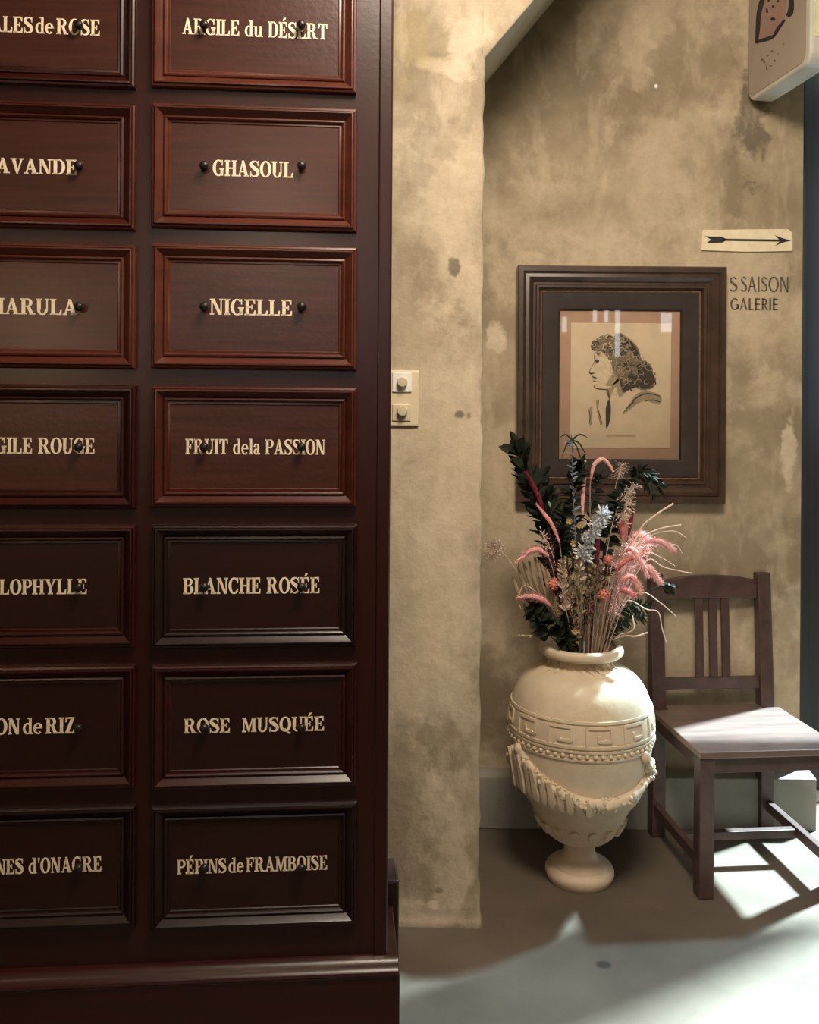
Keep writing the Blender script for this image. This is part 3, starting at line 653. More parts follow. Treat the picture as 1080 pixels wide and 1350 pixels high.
b = MB(); b.prism([(x, 0.0, z) for x, z in rrect(0, LW, 0, HS, 0.045)], (0, -sgn*TH, 0)); o = b.build('box_body', M['lightbox_rim'], bs, bevel=0.01, seg=3); 
b = MB(); b.prism([(x, sgn*0.002, z) for x, z in rrect(0.010, LW-0.022, 0.018, HS-0.018, 0.036)], (0, -sgn*0.003, 0)); fc = b.build('face_panel', M['lightbox'], bs)
b = MB(); b.box(LW-0.001, LW+0.004, min(-sgn*0.015, -sgn*(TH-0.015)), max(-sgn*0.015, -sgn*(TH-0.015)), 0.09, HS-0.06); b.build('edge_panel', mat('edge_panel', (0.75,0.78,0.42), 0.5), bs)
def sf(x, y):
    p = hit(940 + x/7.5, y/7.5, pa, out) - pa; return p.dot(along), p.z
def doodle(name, shapes, m, lift):
    bm_ = MB(); y = sgn*(0.002 + lift)
    for k_, pts in shapes:
        qs = strk(cr(pts, 5)) if k_ == 's' else [pts]
        for q in qs: bm_.prism([(u, y, v) for u, v in (sf(*t) for t in q)], (0, -sgn*0.0006, 0))
    return bm_.build(name, m, fc)
doodle('face_fill', [('p', [(490,20),(470,180),(470,370),(520,390),(600,350),(650,270),(720,170),(740,40),(760,-60),(560,-90)])], M['blush'], 0.0008)
doodle('hair_outline', [('s', [(520,-60,40),(485,40,48),(462,150,46),(452,290,42),(440,430,26)]), ('s', [(430,415,22),(500,398,34),(565,378,36),(615,350,26),(655,280,34),(720,195,18)]),
    ('s', [(745,160,36),(775,120,56),(785,20,50),(775,-70,50)]), ('s', [(520,-60,40),(640,-140,50),(775,-70,50)])], M['black'], 0.0015)
for nm_, q_ in (('eye', [(540,85,16),(545,125,22)]), ('eye', [(600,55,22),(608,75,22)]), ('eyebrow', [(555,0,26),(565,15,20)]), ('eyebrow', [(645,5,26),(655,20,18)]), ('mouth', [(575,195,14),(600,190,34),(625,195,16)])): doodle(nm_, [('s', q_)], M['black'], 0.0015)
for q_ in [('s', [(480,600,18),(500,590,26),(520,625,12)]), ('s', [(580,505,16),(600,510,22)]), ('s', [(610,610,20),(625,595,18)]), ('s', [(540,690,18),(535,640,8)]), ('s', [(700,435,16),(712,440,16)]), ('s', [(560,655,8),(590,650,10)]), ('s', [(540,560,8),(560,545,10)]), ('s', [(650,545,6),(655,520,6)])]: doodle('scribble_mark', [q_], M['faded_ink'], 0.0008)

# ------------------------------------------------------------------ chair
CH = empty('wooden_chair', (0.95, 2.79, 0), 'dark wooden slat back chair standing right of the urn', 'chair', R(5))
def leg(pts, w, name='leg'):
    b = MB()
    for p, q in zip(pts, pts[1:]): b.bar(p, q, w, w, (0,1,0))
    return b.build(name, M['chair'], CH, bevel=0.004)
ZS = 0.47
leg([(0,0,0),(0,0,ZS-0.022)], 0.050); leg([(0.425,0,0),(0.425,0,ZS-0.022)], 0.050)
for x, nm in ((0.005,'back_post'),(0.418,'back_post')):
    b = MB(); prof = [(0.395,0),(0.445,0),(0.445,ZS),(0.470,0.955),(0.432,0.955),(0.395,ZS)]
    b.prism([(x-0.026, y, z) for y, z in prof], (0.052, 0, 0)); b.build(nm, M['chair'], CH, bevel=0.005)
def yb(z): return 0.42 + 0.031*(z-ZS)/0.485
b = MB()                                                     # arched top rail
top = []; nseg = 14
for i in range(nseg+1):
    x = 0.03 + 0.362*i/nseg; s_ = (i/nseg-0.5)*2; top.append((x, yb(0.92)-0.011, 0.928 + 0.020*(1-s_*s_)))
bot = [(x, yb(0.86)-0.011, 0.862) for x, _, _ in reversed(top)]
b.prism(top + bot, (0, 0.022, 0)); b.build('top_rail', M['chair'], CH, bevel=0.003)
b = MB(); b.box(0.03, 0.394, yb(0.55)-0.011, yb(0.55)+0.011, 0.530, 0.574); b.build('back_rail', M['chair'], CH, bevel=0.003)
for px_ in (922.5, 941.5, 958.5):
    p = W(px_, 840, 3.235); x = (p.x-0.95)*math.cos(R(5)) + (3.235-2.79)*math.sin(R(5))
    b = MB(); b.bar((x, yb(0.572), 0.572), (x, yb(0.864), 0.864), 0.030, 0.012, (0,1,0)); b.build('back_slat', M['chair'], CH, bevel=0.002)
b = MB(); b.prism([(-0.028,-0.032,ZS-0.022),(0.455,-0.032,ZS-0.022),(0.455,0.385,ZS-0.022),(0.392,0.385,ZS-0.022),(0.392,0.43,ZS-0.022),(0.031,0.43,ZS-0.022),(0.031,0.385,ZS-0.022),(-0.028,0.385,ZS-0.022)], (0,0,0.022)); b.build('seat', M['seat'], CH, bevel=0.004)
for (x0, x1, y0, y1) in ((0.02,0.405,-0.012,0.010),(0.02,0.405,0.405,0.427),(-0.011,0.011,0.02,0.40),(0.414,0.436,0.02,0.40)):
    b = MB(); b.box(x0, x1, y0, y1, ZS-0.075, ZS-0.022); b.build('apron', M['chair'], CH, bevel=0.002)
for x in (0.0, 0.425):
    b = MB(); b.box(x-0.012, x+0.012, 0.02, 0.40, 0.082, 0.118); b.build('side_stretcher', M['chair'], CH, bevel=0.002)
b = MB(); b.box(0.01, 0.415, 0.185, 0.212, 0.084, 0.112); b.build('cross_stretcher', M['chair'], CH, bevel=0.002)

# ------------------------------------------------------------------ urn
UD = 2.90; UC = W(765, 1000, UD); UC.z = 0
ur = empty('stone_urn', UC, 'cream carved urn with Greek key band holding dried flowers', 'urn')
BODY = [(0.053,0.118),(0.060,0.128),(0.090,0.140),(0.115,0.160),(0.134,0.188),(0.148,0.220),(0.168,0.258),(0.196,0.296),(0.213,0.340),(0.220,0.385),(0.228,0.435),(0.234,0.485),(0.236,0.530),(0.231,0.575),(0.220,0.615),(0.202,0.652),(0.175,0.683),(0.140,0.703),(0.114,0.712),(0.106,0.722),(0.105,0.736)]
prof = cr(BODY, 5)
def rz_(z):
    for (r0, z0), (r1, z1) in zip(prof, prof[1:]):
        if z0 <= z <= z1: return r0 + (r1-r0)*(z-z0)/max(z1-z0, 1e-6)
    return prof[-1][0]
inner = [(0.092,0.735),(0.098,0.72),(0.13,0.69),(0.19,0.64),(0.20,0.55),(0.17,0.40),(0.0005,0.30)]
b = MB(); b.lathe(prof + inner, 96, cap=False); smooth_by_angle(b.build('body', M['urn'], ur), 50)
b = MB(); b.lathe(cr([(0.092,0.735),(0.106,0.738),(0.130,0.744),(0.138,0.752),(0.139,0.764),(0.135,0.773),(0.124,0.776),(0.113,0.772),(0.110,0.760),(0.092,0.735)], 3), 96, cap=False); smooth_by_angle(b.build('rim', M['urn'], ur), 60)
b = MB(); b.lathe(cr([(0.054,0.122),(0.051,0.105),(0.053,0.085),(0.064,0.068),(0.088,0.056),(0.092,0.050)],3) + [(0.094,0.048)] + cr([(0.104,0.046),(0.112,0.034),(0.1125,0.020),(0.107,0.006),(0.103,0.0)],4), 80); smooth_by_angle(b.build('foot', M['urn'], ur), 45)
def wrap(bm_, pts, h, n=3):           # raised strip along a path of (angle in degrees, height, half width)
    fine = []
    for (a0, z0, w0), (a1, z1, w1) in zip(pts, pts[1:]):
        for k in range(n): fine.append((a0+(a1-a0)*k/n, z0+(z1-z0)*k/n, w0+(w1-w0)*k/n))
    fine.append(pts[-1]); vs = []
    for i, (a, z, w) in enumerate(fine):
        p, q = fine[max(i-1,0)], fine[min(i+1,len(fine)-1)]
        rr = rz_(z); da = R(q[0]-p[0])*rr; dz = q[1]-p[1]; L_ = math.hypot(da, dz) or 1; na, nz_ = -dz/L_, da/L_
        for s1, hh in ((-1,-0.003),(-0.8,h),(0.8,h),(1,-0.003)):
            zz = z + nz_*w*s1; aa = R(a) + na*w*s1/rr; r_ = rz_(zz) + hh; vs.append((r_*math.sin(aa), -r_*math.cos(aa), zz))
    m = len(fine); fs = [(i*4+k, i*4+(k+1)%4, (i+1)*4+(k+1)%4, (i+1)*4+k) for i in range(m-1) for k in range(4)] + [(0,1,2,3), ((m-1)*4+3,(m-1)*4+2,(m-1)*4+1,(m-1)*4)]
    bm_.add(vs, fs)
b = MB(); hw = 0.0052
for z, w in ((0.588,0.005),(0.500,0.004),(0.474,0.004)): wrap(b, [(a, z, w) for a in range(0, 361, 6)], 0.004, 1)
NU = 12
for k in range(NU):
    a = k*360/NU - 6; u = 360/NU
    z0, z1 = 0.508, 0.578
    wrap(b, [(a, z1-0.003, hw), (a, z0+0.008, hw)], 0.0045)
    wrap(b, [(a-u*0.02, z1-0.004, hw), (a+u*0.62, z1-0.004, hw)], 0.0045)
    wrap(b, [(a+u*0.62, z1-0.004, hw), (a+u*0.62, z0+0.026, hw)], 0.0045)
    wrap(b, [(a+u*0.62, z0+0.026, hw), (a+u*0.28, z0+0.026, hw)], 0.0045)
    wrap(b, [(a+u*0.28, z0+0.026, hw), (a+u*0.28, z0+0.045, hw)], 0.0045)
    wrap(b, [(a+u*0.0, z0+0.006, hw), (a+u, z0+0.006, hw)], 0.0045)
b.build('greek_key_band', M['urn'], ur)
def blob(bm_, c, rx, ry, rz2, n=8, m=6):
    vs = []; c = Vector(c)
    for i in range(m+1):
        f = math.pi*i/m
        for k in range(n): a = 2*math.pi*k/n; vs.append((c.x+rx*math.sin(f)*math.cos(a), c.y+ry*math.sin(f)*math.sin(a), c.z+rz2*math.cos(f)))
    bm_.add(vs, [(i*n+k, i*n+(k+1)%n, (i+1)*n+(k+1)%n, (i+1)*n+k) for i in range(m) for k in range(n)])
b = MB()
for k in range(60):
    a = R(k*6); r_ = rz_(0.487)+0.001; blob(b, (r_*math.sin(a), -r_*math.cos(a), 0.487), 0.0075, 0.0075, 0.0075)
b.build('bead_row', M['urn'], ur, smooth=True)
b = MB()
for k in range(16):
    a = k*22.5 + 6
    wrap(b, [(a, 0.176, 0.004), (a, 0.186, 0.014), (a, 0.198, 0.017), (a, 0.208, 0.015), (a, 0.214, 0.006)], 0.011, 3)
smooth_by_angle(b.build('gadroon_row', M['urn'], ur), 60)
b = MB()
for k in range(26):
    a = k*360/26; wrap(b, [(a, 0.730, 0.005), (a+4, 0.718, 0.007), (a+9, 0.706, 0.004)], 0.005, 2)
smooth_by_angle(b.build('neck_leaves', M['urn'], ur), 60)
def swag(a0, a1, z0, z1, zm, r0, seed, name='swag'):
    rnd = random.Random(seed); b = MB(); pts = []; rs = []; m = 44
    for i in range(m+1):
        t = i/m; a = R(a0+(a1-a0)*t); z = z0+(z1-z0)*t - zm*4*t*(1-t)
        rr = rz_(z) + 0.004; pts.append((rr*math.sin(a), -rr*math.cos(a), z))
        rs.append(r0*(0.55+0.6*math.sin(math.pi*min(max(t,0.04),0.96)))*(0.85+0.3*rnd.random()))
    b.tube(pts, rs, 9)
    for i in range(260):                                   # leaves and fruit of the garland
        t = rnd.random(); k = int(t*m); p = Vector(pts[k]); q = Vector((rnd.gauss(0,1), rnd.gauss(0,1), rnd.gauss(-0.5,1))).normalized()*rs[k]*rnd.uniform(0.7,1.2)
        s_ = rnd.uniform(0.005, 0.010); blob(b, p+q, s_, s_*0.8, s_*rnd.uniform(0.8,1.4), 6, 4)
    return b.build(name, M['urn'], ur, smooth=True)
swag(-64, 72, 0.455, 0.420, 0.104, 0.016, 3); swag(47, 150, 0.458, 0.455, 0.115, 0.017, 5); swag(160, 285, 0.455, 0.455, 0.115, 0.017, 6)
b = MB()                                                   # hanging cloth below the garland on the left
for i in range(22):
    a = -78 + i*3.6; t = max(0, i-3)/18; zt = 0.452 - 0.112*t; hh = (0.024, 0.012, 0.020, 0.010)[i % 4]; dl = 0.125*(1-0.6*t)
    wrap(b, [(a, zt, 0.007), (a+1.5, zt-dl*0.4, 0.010), (a+2.2, zt-dl*0.8, 0.011), (a+2.0, zt-dl, 0.006)], hh, 4)
smooth_by_angle(b.build('drapery', M['urn'], ur), 60)
for a in (-66, 46, 158):
    b = MB(); r_ = rz_(0.462)+0.006; blob(b, (r_*math.sin(R(a)), -r_*math.cos(R(a)), 0.462), 0.016, 0.016, 0.020, 10, 8)
    b.build('swag_boss', M['urn'], ur, smooth=True)

# ------------------------------------------------------------------ dried bouquet: every stem is a thing of its own
rnd = random.Random(11)
def path(px_pts, n=7, mouth=True):
    P = [W(*p) for p in px_pts]
    if mouth:
        m0 = P[0]; P = [Vector((UC.x + (m0.x-UC.x)*0.25, UD + (m0.y-UD)*0.3, 0.52))] + P
    return [Vector(p) for p in cr([tuple(p) for p in P], n)]
def at_t(pts, t):
    f = t*(len(pts)-1); i = min(int(f), len(pts)-2); return pts[i].lerp(pts[i+1], f-i), (pts[i+1]-pts[i]).normalized()
def rdir(): return Vector((rnd.gauss(0,1), rnd.gauss(0,1), rnd.gauss(0,1))).normalized()
def leaf(b, p, d, L_, w, droop=0.25, n=5, side=None):
    d = d.normalized(); s = d.cross(side if side is not None else rdir())
    if s.length < 1e-3: s = d.cross(Vector((1,0,0)))
    s.normalize(); nrm = s.cross(d); vs = []
    for i in range(n+1):
        t = i/n; c = p + d*L_*t - Vector((0,0,1))*L_*droop*t*t; ww = w/2*math.sin(math.pi*min(0.06+t*0.94, 1.0))**0.8 if t < 1 else 0.0006
        vs += [c + s*ww + nrm*ww*0.35, c, c - s*ww + nrm*ww*0.35]
    b.add(vs, [f for i in range(n) for f in ((i*3, i*3+1, i*3+4, i*3+3), (i*3+1, i*3+2, i*3+5, i*3+4))])
def plume(b, pts, r, needles, ln, fine=0.0011):
    m = len(pts); b.tube(pts, [r*0.75*math.sin(math.pi*min(max(i/(m-1), 0.10), 0.93))**0.55 for i in range(m)], 8)
    for i in range(needles):
        t = rnd.random(); p, d = at_t(pts, t); s = rdir(); s = (s - d*s.dot(d)).normalized()
        rr = r*math.sin(math.pi*min(max(t,0.08),0.95))**0.5; a = p + s*rr*0.5; e = p + s*(rr + ln*rnd.uniform(0.2,1)) + d*ln*0.9
        q = d.cross(s)*fine; b.add([a+q, a-q, e], [(0,1,2)])
GRP = 'dried stems in the urn'
def thing(name, label, cat, pts, m_stem, r=0.0016, group=None, r1=None):
    b = MB(); k = len(pts); b.tube(pts, [r + ((r1 if r1 is not None else r*0.6) - r)*i/(k-1) for i in range(k)], 6)
    return tag(b.build(name, M[m_stem], smooth=True), label, cat, group)
def leafy(name, label, px_pts, n, L_, w, t0, m='green', up=0.5, group=None, droop=0.2, cat='foliage', childname='foliage', stem='green', spread=1.0):
    pts = path(px_pts); o = thing(name, label, cat, pts, stem, 0.0022, group); b = MB()
    for i in range(n):
        t = t0 + (1-t0)*(i+0.5)/n; p, d = at_t(pts, t); s = rdir(); s = (s - d*s.dot(d)).normalized(); s.y *= 0.8
        leaf(b, p, d*up + s*spread, L_*rnd.uniform(0.75,1.15)*(1.1-0.35*t), w*rnd.uniform(0.8,1.15), droop)
    p, d = at_t(pts, 1.0); leaf(b, p, d, L_*0.8, w*0.9, droop)
    b.build(childname, M[m], o, recalc=False); return o
def foxtail(label, stem_px, plume_px, r=0.012, m='pink_pale', group=None, needles=260, ln=0.009, name='foxtail_plume', cat='dried plume', stem='stalk'):
    o = thing(name, label, cat, path(stem_px + [plume_px[0]]), stem, 0.0018, group, 0.0014)
    b = MB(); plume(b, path(plume_px, 8, False), r, needles, ln); b.build('plume', M[m], o, recalc=False); return o

D = UD
# dark foliage
leafy('leafy_branch', 'dark green leafy branch leaning far left over the picture frame', [(750,858,D),(738,760,2.88),(716,680,2.86),(683,592,2.85)], 95, 0.090, 0.032, 0.42, up=1.0, droop=0.1)
leafy('leafy_branch', 'shorter dark leafy branch beside the crimson feather on its right', [(752,858,D),(744,760,2.9),(730,690,2.89),(712,630,2.89)], 70, 0.075, 0.028, 0.50, up=0.8, droop=0.1)
leafy('leafy_branch', 'dark upright leafy branch in the middle behind the silver foliage', [(762,858,D),(758,740,2.93),(752,650,2.93),(764,612,2.93)], 95, 0.060, 0.026, 0.40, up=0.5)
leafy('fern_frond', 'dark fern frond arching right in front of the picture frame corner', [(778,856,D),(796,730,2.93),(818,655,2.93),(844,622,2.92),(866,640,2.9)], 130, 0.055, 0.013, 0.50, m='green', up=0.55, droop=0.35)
leafy('leafy_branch', 'dark green leaves right of the silver foliage', [(776,858,D),(790,760,2.9),(806,700,2.89),(814,655,2.88)], 60, 0.058, 0.024, 0.42, m='green', up=0.4)
leafy('leafy_branch', 'dark round leaves spilling over the left of the urn rim', [(738,858,2.86),(726,838,2.83),(714,815,2.81),(703,800,2.80)], 34, 0.062, 0.042, 0.50, m='green', up=0.3, droop=0.15)
leafy('leafy_branch', 'very dark leaves just inside the urn rim left of the oat stems', [(750,860,2.86),(748,845,2.82),(744,815,2.80)], 40, 0.05, 0.032, 0.50, m='green', up=0.3)
leafy('fern_frond', 'lower dark fern frond reaching right above the urn rim', [(795,856,D),(806,838,2.86),(826,818,2.84),(848,812,2.82)], 110, 0.034, 0.007, 0.45, m='green2', up=0.5)
leafy('fern_frond', 'upper dark fern frond reaching right below the pink plumes', [(795,856,D),(808,820,2.88),(828,800,2.87),(858,798,2.86)], 110, 0.038, 0.007, 0.45, m='green2', up=0.5)
leafy('leaf_sprig', 'dark leaf sprig hanging in front of the chair top', [(790,856,D),(822,800,2.9),(858,777,2.9),(884,772,2.9)], 16, 0.036, 0.018, 0.84, m='green', up=0.6, droop=0.4)
leafy('leaf_sprig', 'pale mint leaf beside the crimson feather', [(752,858,D),(742,760,2.84),(732,690,2.82),(726,668,2.82)], 2, 0.03, 0.008, 0.93, m='mint', up=0.5)
leafy('thistle_stem', 'blue grey thistle stem rising tallest before the print', [(765,858,D),(760,740,2.88),(756,650,2.87),(754,580,2.87)], 44, 0.034, 0.010, 0.58, m='blue', up=0.8, cat='dried flower', childname='bracts', stem='blue')
o = bpy.data.objects['thistle_stem']; b = MB()
tp = W(754, 580, 2.87)
for q in ((738,577),(775,577),(773,600),(768,612),(741,602)):
    e = W(*q, 2.87); mid = (tp+e)/2 + Vector((0,0,0.014)); b.tube(cr([tuple(tp), tuple(mid), tuple(e)], 5), [0.0028]*8 + [0.0015]*2 + [0.0004], 5)
b.build('top_blades', M['green2'], o)
leafy('leafy_branch', 'dark leafy branch filling the gap left of the silver foliage', [(752,858,D),(744,770,2.86),(740,710,2.84),(744,672,2.84)], 70, 0.052, 0.022, 0.45, m='green', up=0.45)
leafy('leafy_branch', 'dark leafy branch low behind the oat ears', [(764,858,2.95),(762,780,2.98),(772,720,2.99),(790,690,2.99)], 80, 0.060, 0.028, 0.40, m='green', up=0.4)
leafy('leafy_branch', 'dark narrow leaf branch rising behind the pink arch', [(770,858,2.96),(772,740,2.99),(782,660,2.99),(792,628,2.99)], 50, 0.045, 0.012, 0.60, m='green', up=0.6)
# silver spray
o = thing('frosted_spray', 'silvery white frosted spray at the centre of the bouquet', 'dried flower', path([(770,858,2.86),(768,790,2.82),(770,735,2.80)]), 'silver', 0.002); b = MB()
sp_ = path([(768,738,2.80),(775,712,2.80),(788,690,2.80),(797,676,2.81)], 8, False)
for i in range(420):
    p, d = at_t(sp_, rnd.random()); s = rdir(); leaf(b, p + s*0.016*rnd.random(), s + d*0.4, rnd.uniform(0.012,0.028), 0.008, 0.1, 3)
b.build('frosted_leaves', M['silver'], o, recalc=False)
# crimson and salmon
foxtail('crimson feather left of the branch leaves', [(748,858,D),(736,780,2.84),(726,710,2.82)], [(717,676,2.82),(708,650,2.82),(694,622,2.82)], 0.011, 'crimson', needles=200, ln=0.012, name='feather_plume', cat='feather', stem='crimson')
foxtail('crimson leaf-like feather right under the silver spray', [(778,858,2.86),(784,790,2.81)], [(787,742,2.80),(788,722,2.80),(788,704,2.80)], 0.010, 'crimson', needles=120, ln=0.008, name='feather_plume', cat='feather', stem='crimson')
foxtail('small crimson feather at the right among white sprays', [(790,858,D),(812,760,2.88)], [(829,706,2.88),(832,688,2.88),(835,672,2.88)], 0.008, 'crimson', needles=100, ln=0.008, name='feather_plume', cat='feather', stem='crimson')
foxtail('dusky pink plume rising on the left below the crimson feather', [(748,858,D),(745,780,2.82)], [(738,715,2.80),(728,692,2.80),(718,678,2.80),(707,664,2.80)], 0.009, 'pink', needles=160, ln=0.006)
foxtail('pink plume standing upright before the picture frame', [(770,858,2.93),(766,760,2.95)], [(768,680,2.95),(769,645,2.95),(772,607,2.95)], 0.010, 'pink_pale', needles=160, ln=0.006)
foxtail('pink plume bent into an arch before the picture frame', [(776,858,2.93),(778,740,2.95),(778,650,2.95)], [(779,632,2.95),(784,612,2.95),(797,606,2.95),(809,622,2.95)], 0.0095, 'pink_pale', needles=180, ln=0.006)
for lab, st, pl, m_ in (
  ('highest pink foxtail, stretching right towards the chair', [(796,857,D),(812,790,2.84),(836,726,2.80)], [(850,716,2.79),(864,713,2.78),(878,718,2.77),(889,726,2.77)], 'pink_pale'),
  ('long pink foxtail arching over the others on the right', [(795,857,D),(808,790,2.84),(818,740,2.80)], [(824,727,2.79),(834,724,2.78),(845,740,2.77),(854,760,2.77)], 'pink_pale'),
  ('deep pink foxtail curved inwards under the long arched one', [(797,857,D),(806,800,2.83),(811,765,2.79)], [(813,754,2.78),(820,743,2.77),(834,735,2.76)], 'pink'),
  ('pink foxtail drooping against the chair back corner', [(800,857,D),(824,780,2.84),(846,742,2.80)], [(853,744,2.79),(862,756,2.78),(871,768,2.78)], 'pink_pale'),
  ('bent pink foxtail low on the right with drooping tip', [(800,857,D),(808,800,2.83),(814,772,2.79)], [(819,765,2.78),(832,760,2.77),(841,770,2.76),(845,781,2.76)], 'pink_pale'),
  ('lowest pink foxtail on the right, pointing sideways', [(798,857,D),(806,815,2.83),(812,788,2.79)], [(817,780,2.78),(826,779,2.77),(837,786,2.76)], 'pink'),
  ('fluffy pale pink foxtail behind the white straws', [(798,857,D),(818,770,2.87),(832,715,2.86)], [(836,706,2.86),(846,704,2.86),(856,712,2.86)], 'pink_pale'),
  ('short salmon pink tuft upright between the white sprays', [(792,857,D),(812,770,2.86)], [(821,712,2.85),(821,700,2.85),(822,688,2.85)], 'pink'),
  ('upper pink foxtail on the far left drooping outwards', [(748,858,D),(738,800,2.83),(730,755,2.80)], [(723,733,2.79),(709,724,2.78),(696,729,2.77),(682,741,2.77)], 'pink_pale'),
  ('lower pink foxtail on the far left lying level', [(745,858,D),(736,820,2.83)], [(726,799,2.80),(714,790,2.79),(700,786,2.78),(683,788,2.78)], 'pink_pale')):
    foxtail(lab, st, pl, 0.0115, m_, needles=700, ln=0.010)
for lab, st, c, r_ in (('salmon ball flower on the left above the dark round leaves', [(752,858,D),(738,815,2.82)], (730,770), 0.0185),
  ('salmon ball flower right of the crimson leaf feather', [(782,857,D),(796,790,2.84)], (802,738), 0.0145),
  ('pale salmon ball flower low on the right above the stems', [(785,857,D),(793,820,2.83)], (796,784), 0.0175)):
    p = W(*c, 2.78); o = thing('ball_flower', lab, 'dried flower', path(st + [(c[0], c[1]+7, 2.78)]), 'salmon', 0.0016); b = MB(); blob(b, p, r_*0.85, r_*0.85, r_*0.85, 12, 8)
    for i in range(170):
        s = rdir(); q = p + s*r_*0.75; leaf(b, q, s + rdir()*0.5, r_*0.4, r_*0.3, 0, 2)
    b.build('flower_head', M['salmon'], o, recalc=False)
# tan grass fan on the left
for i, (x, y) in enumerate(((677,762),(683,748),(690,741),(698,742),(706,738),(713,742),(720,750))):
    o = thing('grass_spike', 'slender tan grass spike in the fan left of the bouquet', 'dried grass', path([(744+i,858,2.88),(722+2*i,800+2*i,2.83),(x+4,y+14,2.81)]), 'tan', 0.0015, 'tan grass spikes fanned out on the left')
    b = MB(); e = path([(x+20-i*1.5, y+50, 2.815),(x+5,y+15,2.81),(x,y,2.81)], 6, False); b.tube(e, [0.0058*math.sin(math.pi*min(max(k/(len(e)-1),0.1),0.95))**0.6 for k in range(len(e))], 6)
    for k in range(60):
        p, d = at_t(e, rnd.random()); leaf(b, p, d + rdir()*0.45, 0.012, 0.004, 0, 2)
    b.build('spike', M['tan'], o, recalc=False)
# oat stems in the middle
oats = [(742,742),(750,738),(757,728),(764,734),(771,727),(760,752),(768,748),(776,742),(783,748),(790,745),(752,764),(774,766),(782,772),(764,776),(788,762),(745,770)]
for i, (x, y) in enumerate(oats):
    xm = 752 + (x-742)*0.85; dd = 2.87 + 0.05*((i*7) % 5 - 2)/2 - 0.05
    o = thing('oat_stem', 'tan dried oat ear on a straight stalk mid-bouquet', 'dried grass', path([(xm,858,2.87),((x+xm)/2,(y+870)/2,dd),(x,y+30,dd)]), 'tan', 0.0016, 'tan oat ears in the middle of the bouquet')
    b = MB(); e = path([(x, y+36, dd),(x,y+15,dd),(x+rnd.uniform(-3,3), y, dd)], 6, False)
    for k in range(60):
        t = (k+0.5)/60; p, d = at_t(e, t); s = rdir(); leaf(b, p, d*0.8 + s*0.65, 0.027*(1.1-0.4*t), 0.010, 0.1, 3)
    b.build('ear', M['tan' if i % 3 else 'cream'], o, recalc=False)
# stalks of the plumes near the rim
for i in range(7):
    x = 776 + 4.2*i; tag(thing('bare_stalk', 'straight pinkish stalk low on the right of the bouquet', 'stalk', path([(x,858,2.84),(x+1+2.2*i,815,2.82),(x+3+4.4*i,775,2.81)]), 'stalk', 0.0021), 'straight pinkish stalk low on the right of the bouquet', 'stalk', 'pinkish stalks on the right')
# brown filler
for i, (x, y, lab) in enumerate(((735,742,'dusky brown floret spray behind the left pink foxtail'),(748,768,'dusky brown floret spray left of the oat ears'),(756,800,'tan brown floret spray low before the oat stalks'),(792,752,'dusky brown floret spray under the crimson leaf feather'))):
    pts = path([(755+i*4,858,2.86),((x+757)/2,(y+870)/2,2.82),(x,y,2.81)]); o = thing('floret_spray', lab, 'dried flower', pts, 'brown', 0.0015); b = MB()
    for k in range(210):
        p, d = at_t(pts, rnd.uniform(0.58,1)); s = rdir(); leaf(b, p + s*0.022*rnd.random(), s + d*0.5, 0.011, 0.008, 0.1, 2)
    b.build('florets', M['brown' if i != 2 else 'yellow'], o, recalc=False)
# small yellow flowers
for x, y, lab in ((750,687,'upper small yellow straw flower among the dark leaves'),(756,716,'lower small yellow straw flower among the dark leaves'),(765,693,'small yellow straw flower touching the silver spray'),(738,806,'small yellow straw flower above the round leaves'),(759,832,'yellow straw flower nearest the urn rim')):
    p = W(x, y, 2.80); o = thing('straw_flower', lab, 'dried flower', path([(757,858,2.86),((x+757)/2,(y+870)/2,2.83),(x,y+2,2.80)]), 'green2', 0.0014); b = MB(); blob(b, p, 0.005,0.005,0.005, 8, 5)
    for k in range(18):
        a = 2*math.pi*k/18; leaf(b, p, Vector((math.cos(a), -0.55, math.sin(a))), 0.013, 0.006, 0, 3)
    b.build('flower_head', M['yellow'], o, recalc=False)
# pale panicles and sprays
def panicle(name, label, px_pts, t0, n, L_, m, spread_=0.02, stem='straw', cat='dried grass'):
    pts = path(px_pts); o = thing(name, label, cat, pts, stem, 0.0014, None, 0.0006); b = MB()
    for k in range(n):
        p, d = at_t(pts, t0 + (1-t0)*rnd.random()); s = rdir(); q = p + s*spread_*rnd.uniform(0.3,1); b.tube([p, (p+q)/2 + Vector((0,0,0.002)), q], 0.0004, 3); leaf(b, q, s+d*0.3, L_, L_*0.45, 0.2, 2)
    b.build('panicle', M[m], o, recalc=False)
panicle('grass_panicle', 'feathery cream grass panicle hanging off the far left', [(740,858,D),(715,805,2.85),(690,765,2.84),(668,734,2.84),(652,720,2.84),(648,730,2.84)], 0.74, 300, 0.008, 'cream', 0.030)
panicle('grass_panicle', 'short tan wisp lying level left of the urn rim', [(738,858,2.86),(722,846,2.82),(705,838,2.80),(679,838,2.80)], 0.72, 60, 0.006, 'tan', 0.008)
panicle('flower_spray', 'tan lacy spray before the lower picture frame', [(782,858,2.95),(798,740,2.97),(810,650,2.97),(820,612,2.97)], 0.86, 90, 0.006, 'cream', 0.028)
panicle('flower_spray', 'white lacy spray right of the dark leaves', [(788,858,D),(806,750,2.88),(818,690,2.87),(828,660,2.87)], 0.74, 150, 0.008, 'straw', 0.03)
panicle('flower_spray', 'cream lacy spray inside the fern frond arch', [(782,858,D),(800,730,2.88),(815,668,2.87),(838,642,2.87)], 0.82, 90, 0.008, 'cream', 0.026)
panicle('flower_spray', 'pale yellowish sprig left of the pink plume tips', [(748,858,D),(742,800,2.83),(730,735,2.81),(714,702,2.81)], 0.78, 50, 0.009, 'straw', 0.02)
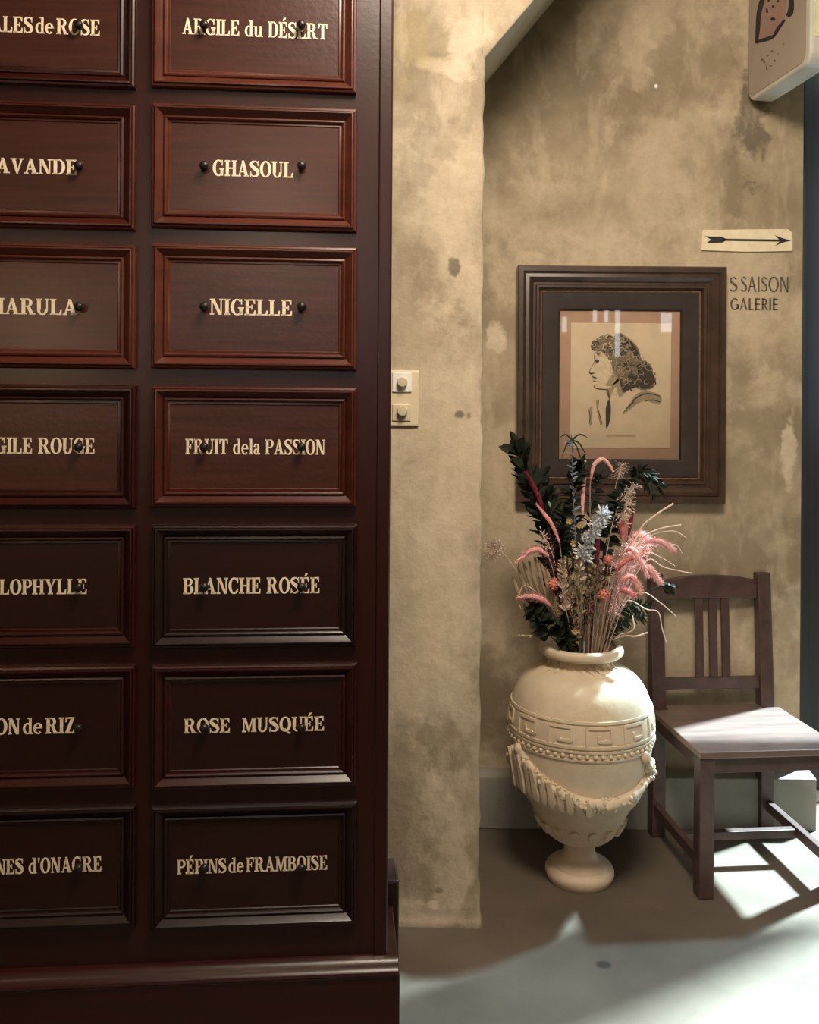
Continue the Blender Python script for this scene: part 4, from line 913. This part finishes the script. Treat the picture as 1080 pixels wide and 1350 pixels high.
panicle('flower_spray', 'pink lacy spray feathering behind the right foxtails', [(796,858,D),(810,780,2.86),(826,735,2.85),(838,712,2.85)], 0.55, 260, 0.007, 'pink_pale', 0.045, 'stalk')
panicle('flower_spray', 'pinkish lacy spray behind the top foxtail', [(798,858,D),(818,780,2.85),(838,735,2.84),(856,718,2.84)], 0.6, 240, 0.007, 'pink_pale', 0.040, 'stalk')
panicle('flower_spray', 'pinkish lacy spray between the lower right foxtails', [(798,858,D),(808,810,2.82),(818,775,2.81),(828,756,2.80)], 0.5, 240, 0.006, 'pink_pale', 0.030, 'stalk')
panicle('flower_spray', 'dusky lacy spray above the left pink foxtails', [(748,858,D),(736,790,2.84),(724,742,2.83),(716,722,2.83)], 0.6, 200, 0.008, 'brown', 0.034, 'brown')
for lab, pp, r0 in (
  ('pale straw rising highest right with a thick beaded tip', [(798,857,D),(815,770,2.84),(842,702,2.80),(862,681,2.78),(888,664,2.77)], 0.0030),
  ('pale straw pointing right just above the top foxtail', [(798,857,D),(820,760,2.84),(842,714,2.80),(868,698,2.78),(898,692,2.77)], 0.0024),
  ('thin pale straw crossing beside the top foxtail', [(800,857,D),(825,760,2.84),(850,712,2.80),(885,700,2.78),(905,709,2.77)], 0.0014),
  ('thin pale straw bent over the tip of the top foxtail', [(800,857,D),(830,760,2.84),(862,722,2.80),(890,718,2.77),(900,731,2.77)], 0.0012),
  ('wavy pale straw under the top foxtail', [(800,857,D),(828,770,2.84),(850,731,2.80),(868,733,2.78),(890,746,2.77)], 0.0014),
  ('long wavy straw reaching over the chair top', [(800,857,D),(830,775,2.84),(854,738,2.80),(876,748,2.78),(912,756,2.77)], 0.0016),
  ('pale straw hanging across the chair back opening', [(800,857,D),(822,800,2.84),(846,781,2.80),(870,794,2.78),(892,813,2.77)], 0.0018),
  ('pale kinked straw drooping down the chair back post', [(800,857,D),(814,805,2.84),(830,792,2.80),(852,803,2.78),(868,807,2.77),(873,828,2.77),(879,848,2.77)], 0.0018),
  ('pale straw lying level right above the urn rim', [(800,857,D),(812,842,2.84),(826,838,2.80),(838,839,2.78),(854,834,2.77)], 0.0026),
  ('short crooked straw standing right above the urn rim', [(800,857,D),(815,838,2.84),(828,834,2.80),(836,828,2.78),(834,812,2.78)], 0.0018),
  ('thin white straw bent down on the far left', [(746,858,D),(735,810,2.83),(712,784,2.80),(691,772,2.79),(684,790,2.79),(687,803,2.79)], 0.0014)):
    thing('curly_straw', lab, 'dried grass', path(pp, 8), 'straw', r0*0.8, None, r0)

# ------------------------------------------------------------------ little marks of the place
b = MB(); p = W(865, 114, WALL); blob(b, (p.x, WALL-0.002, p.z), 0.008, 0.004, 0.009); tag(b.build('wall_plug', M['white_plastic']), 'tiny white plug in the upper back wall', 'wall plug')
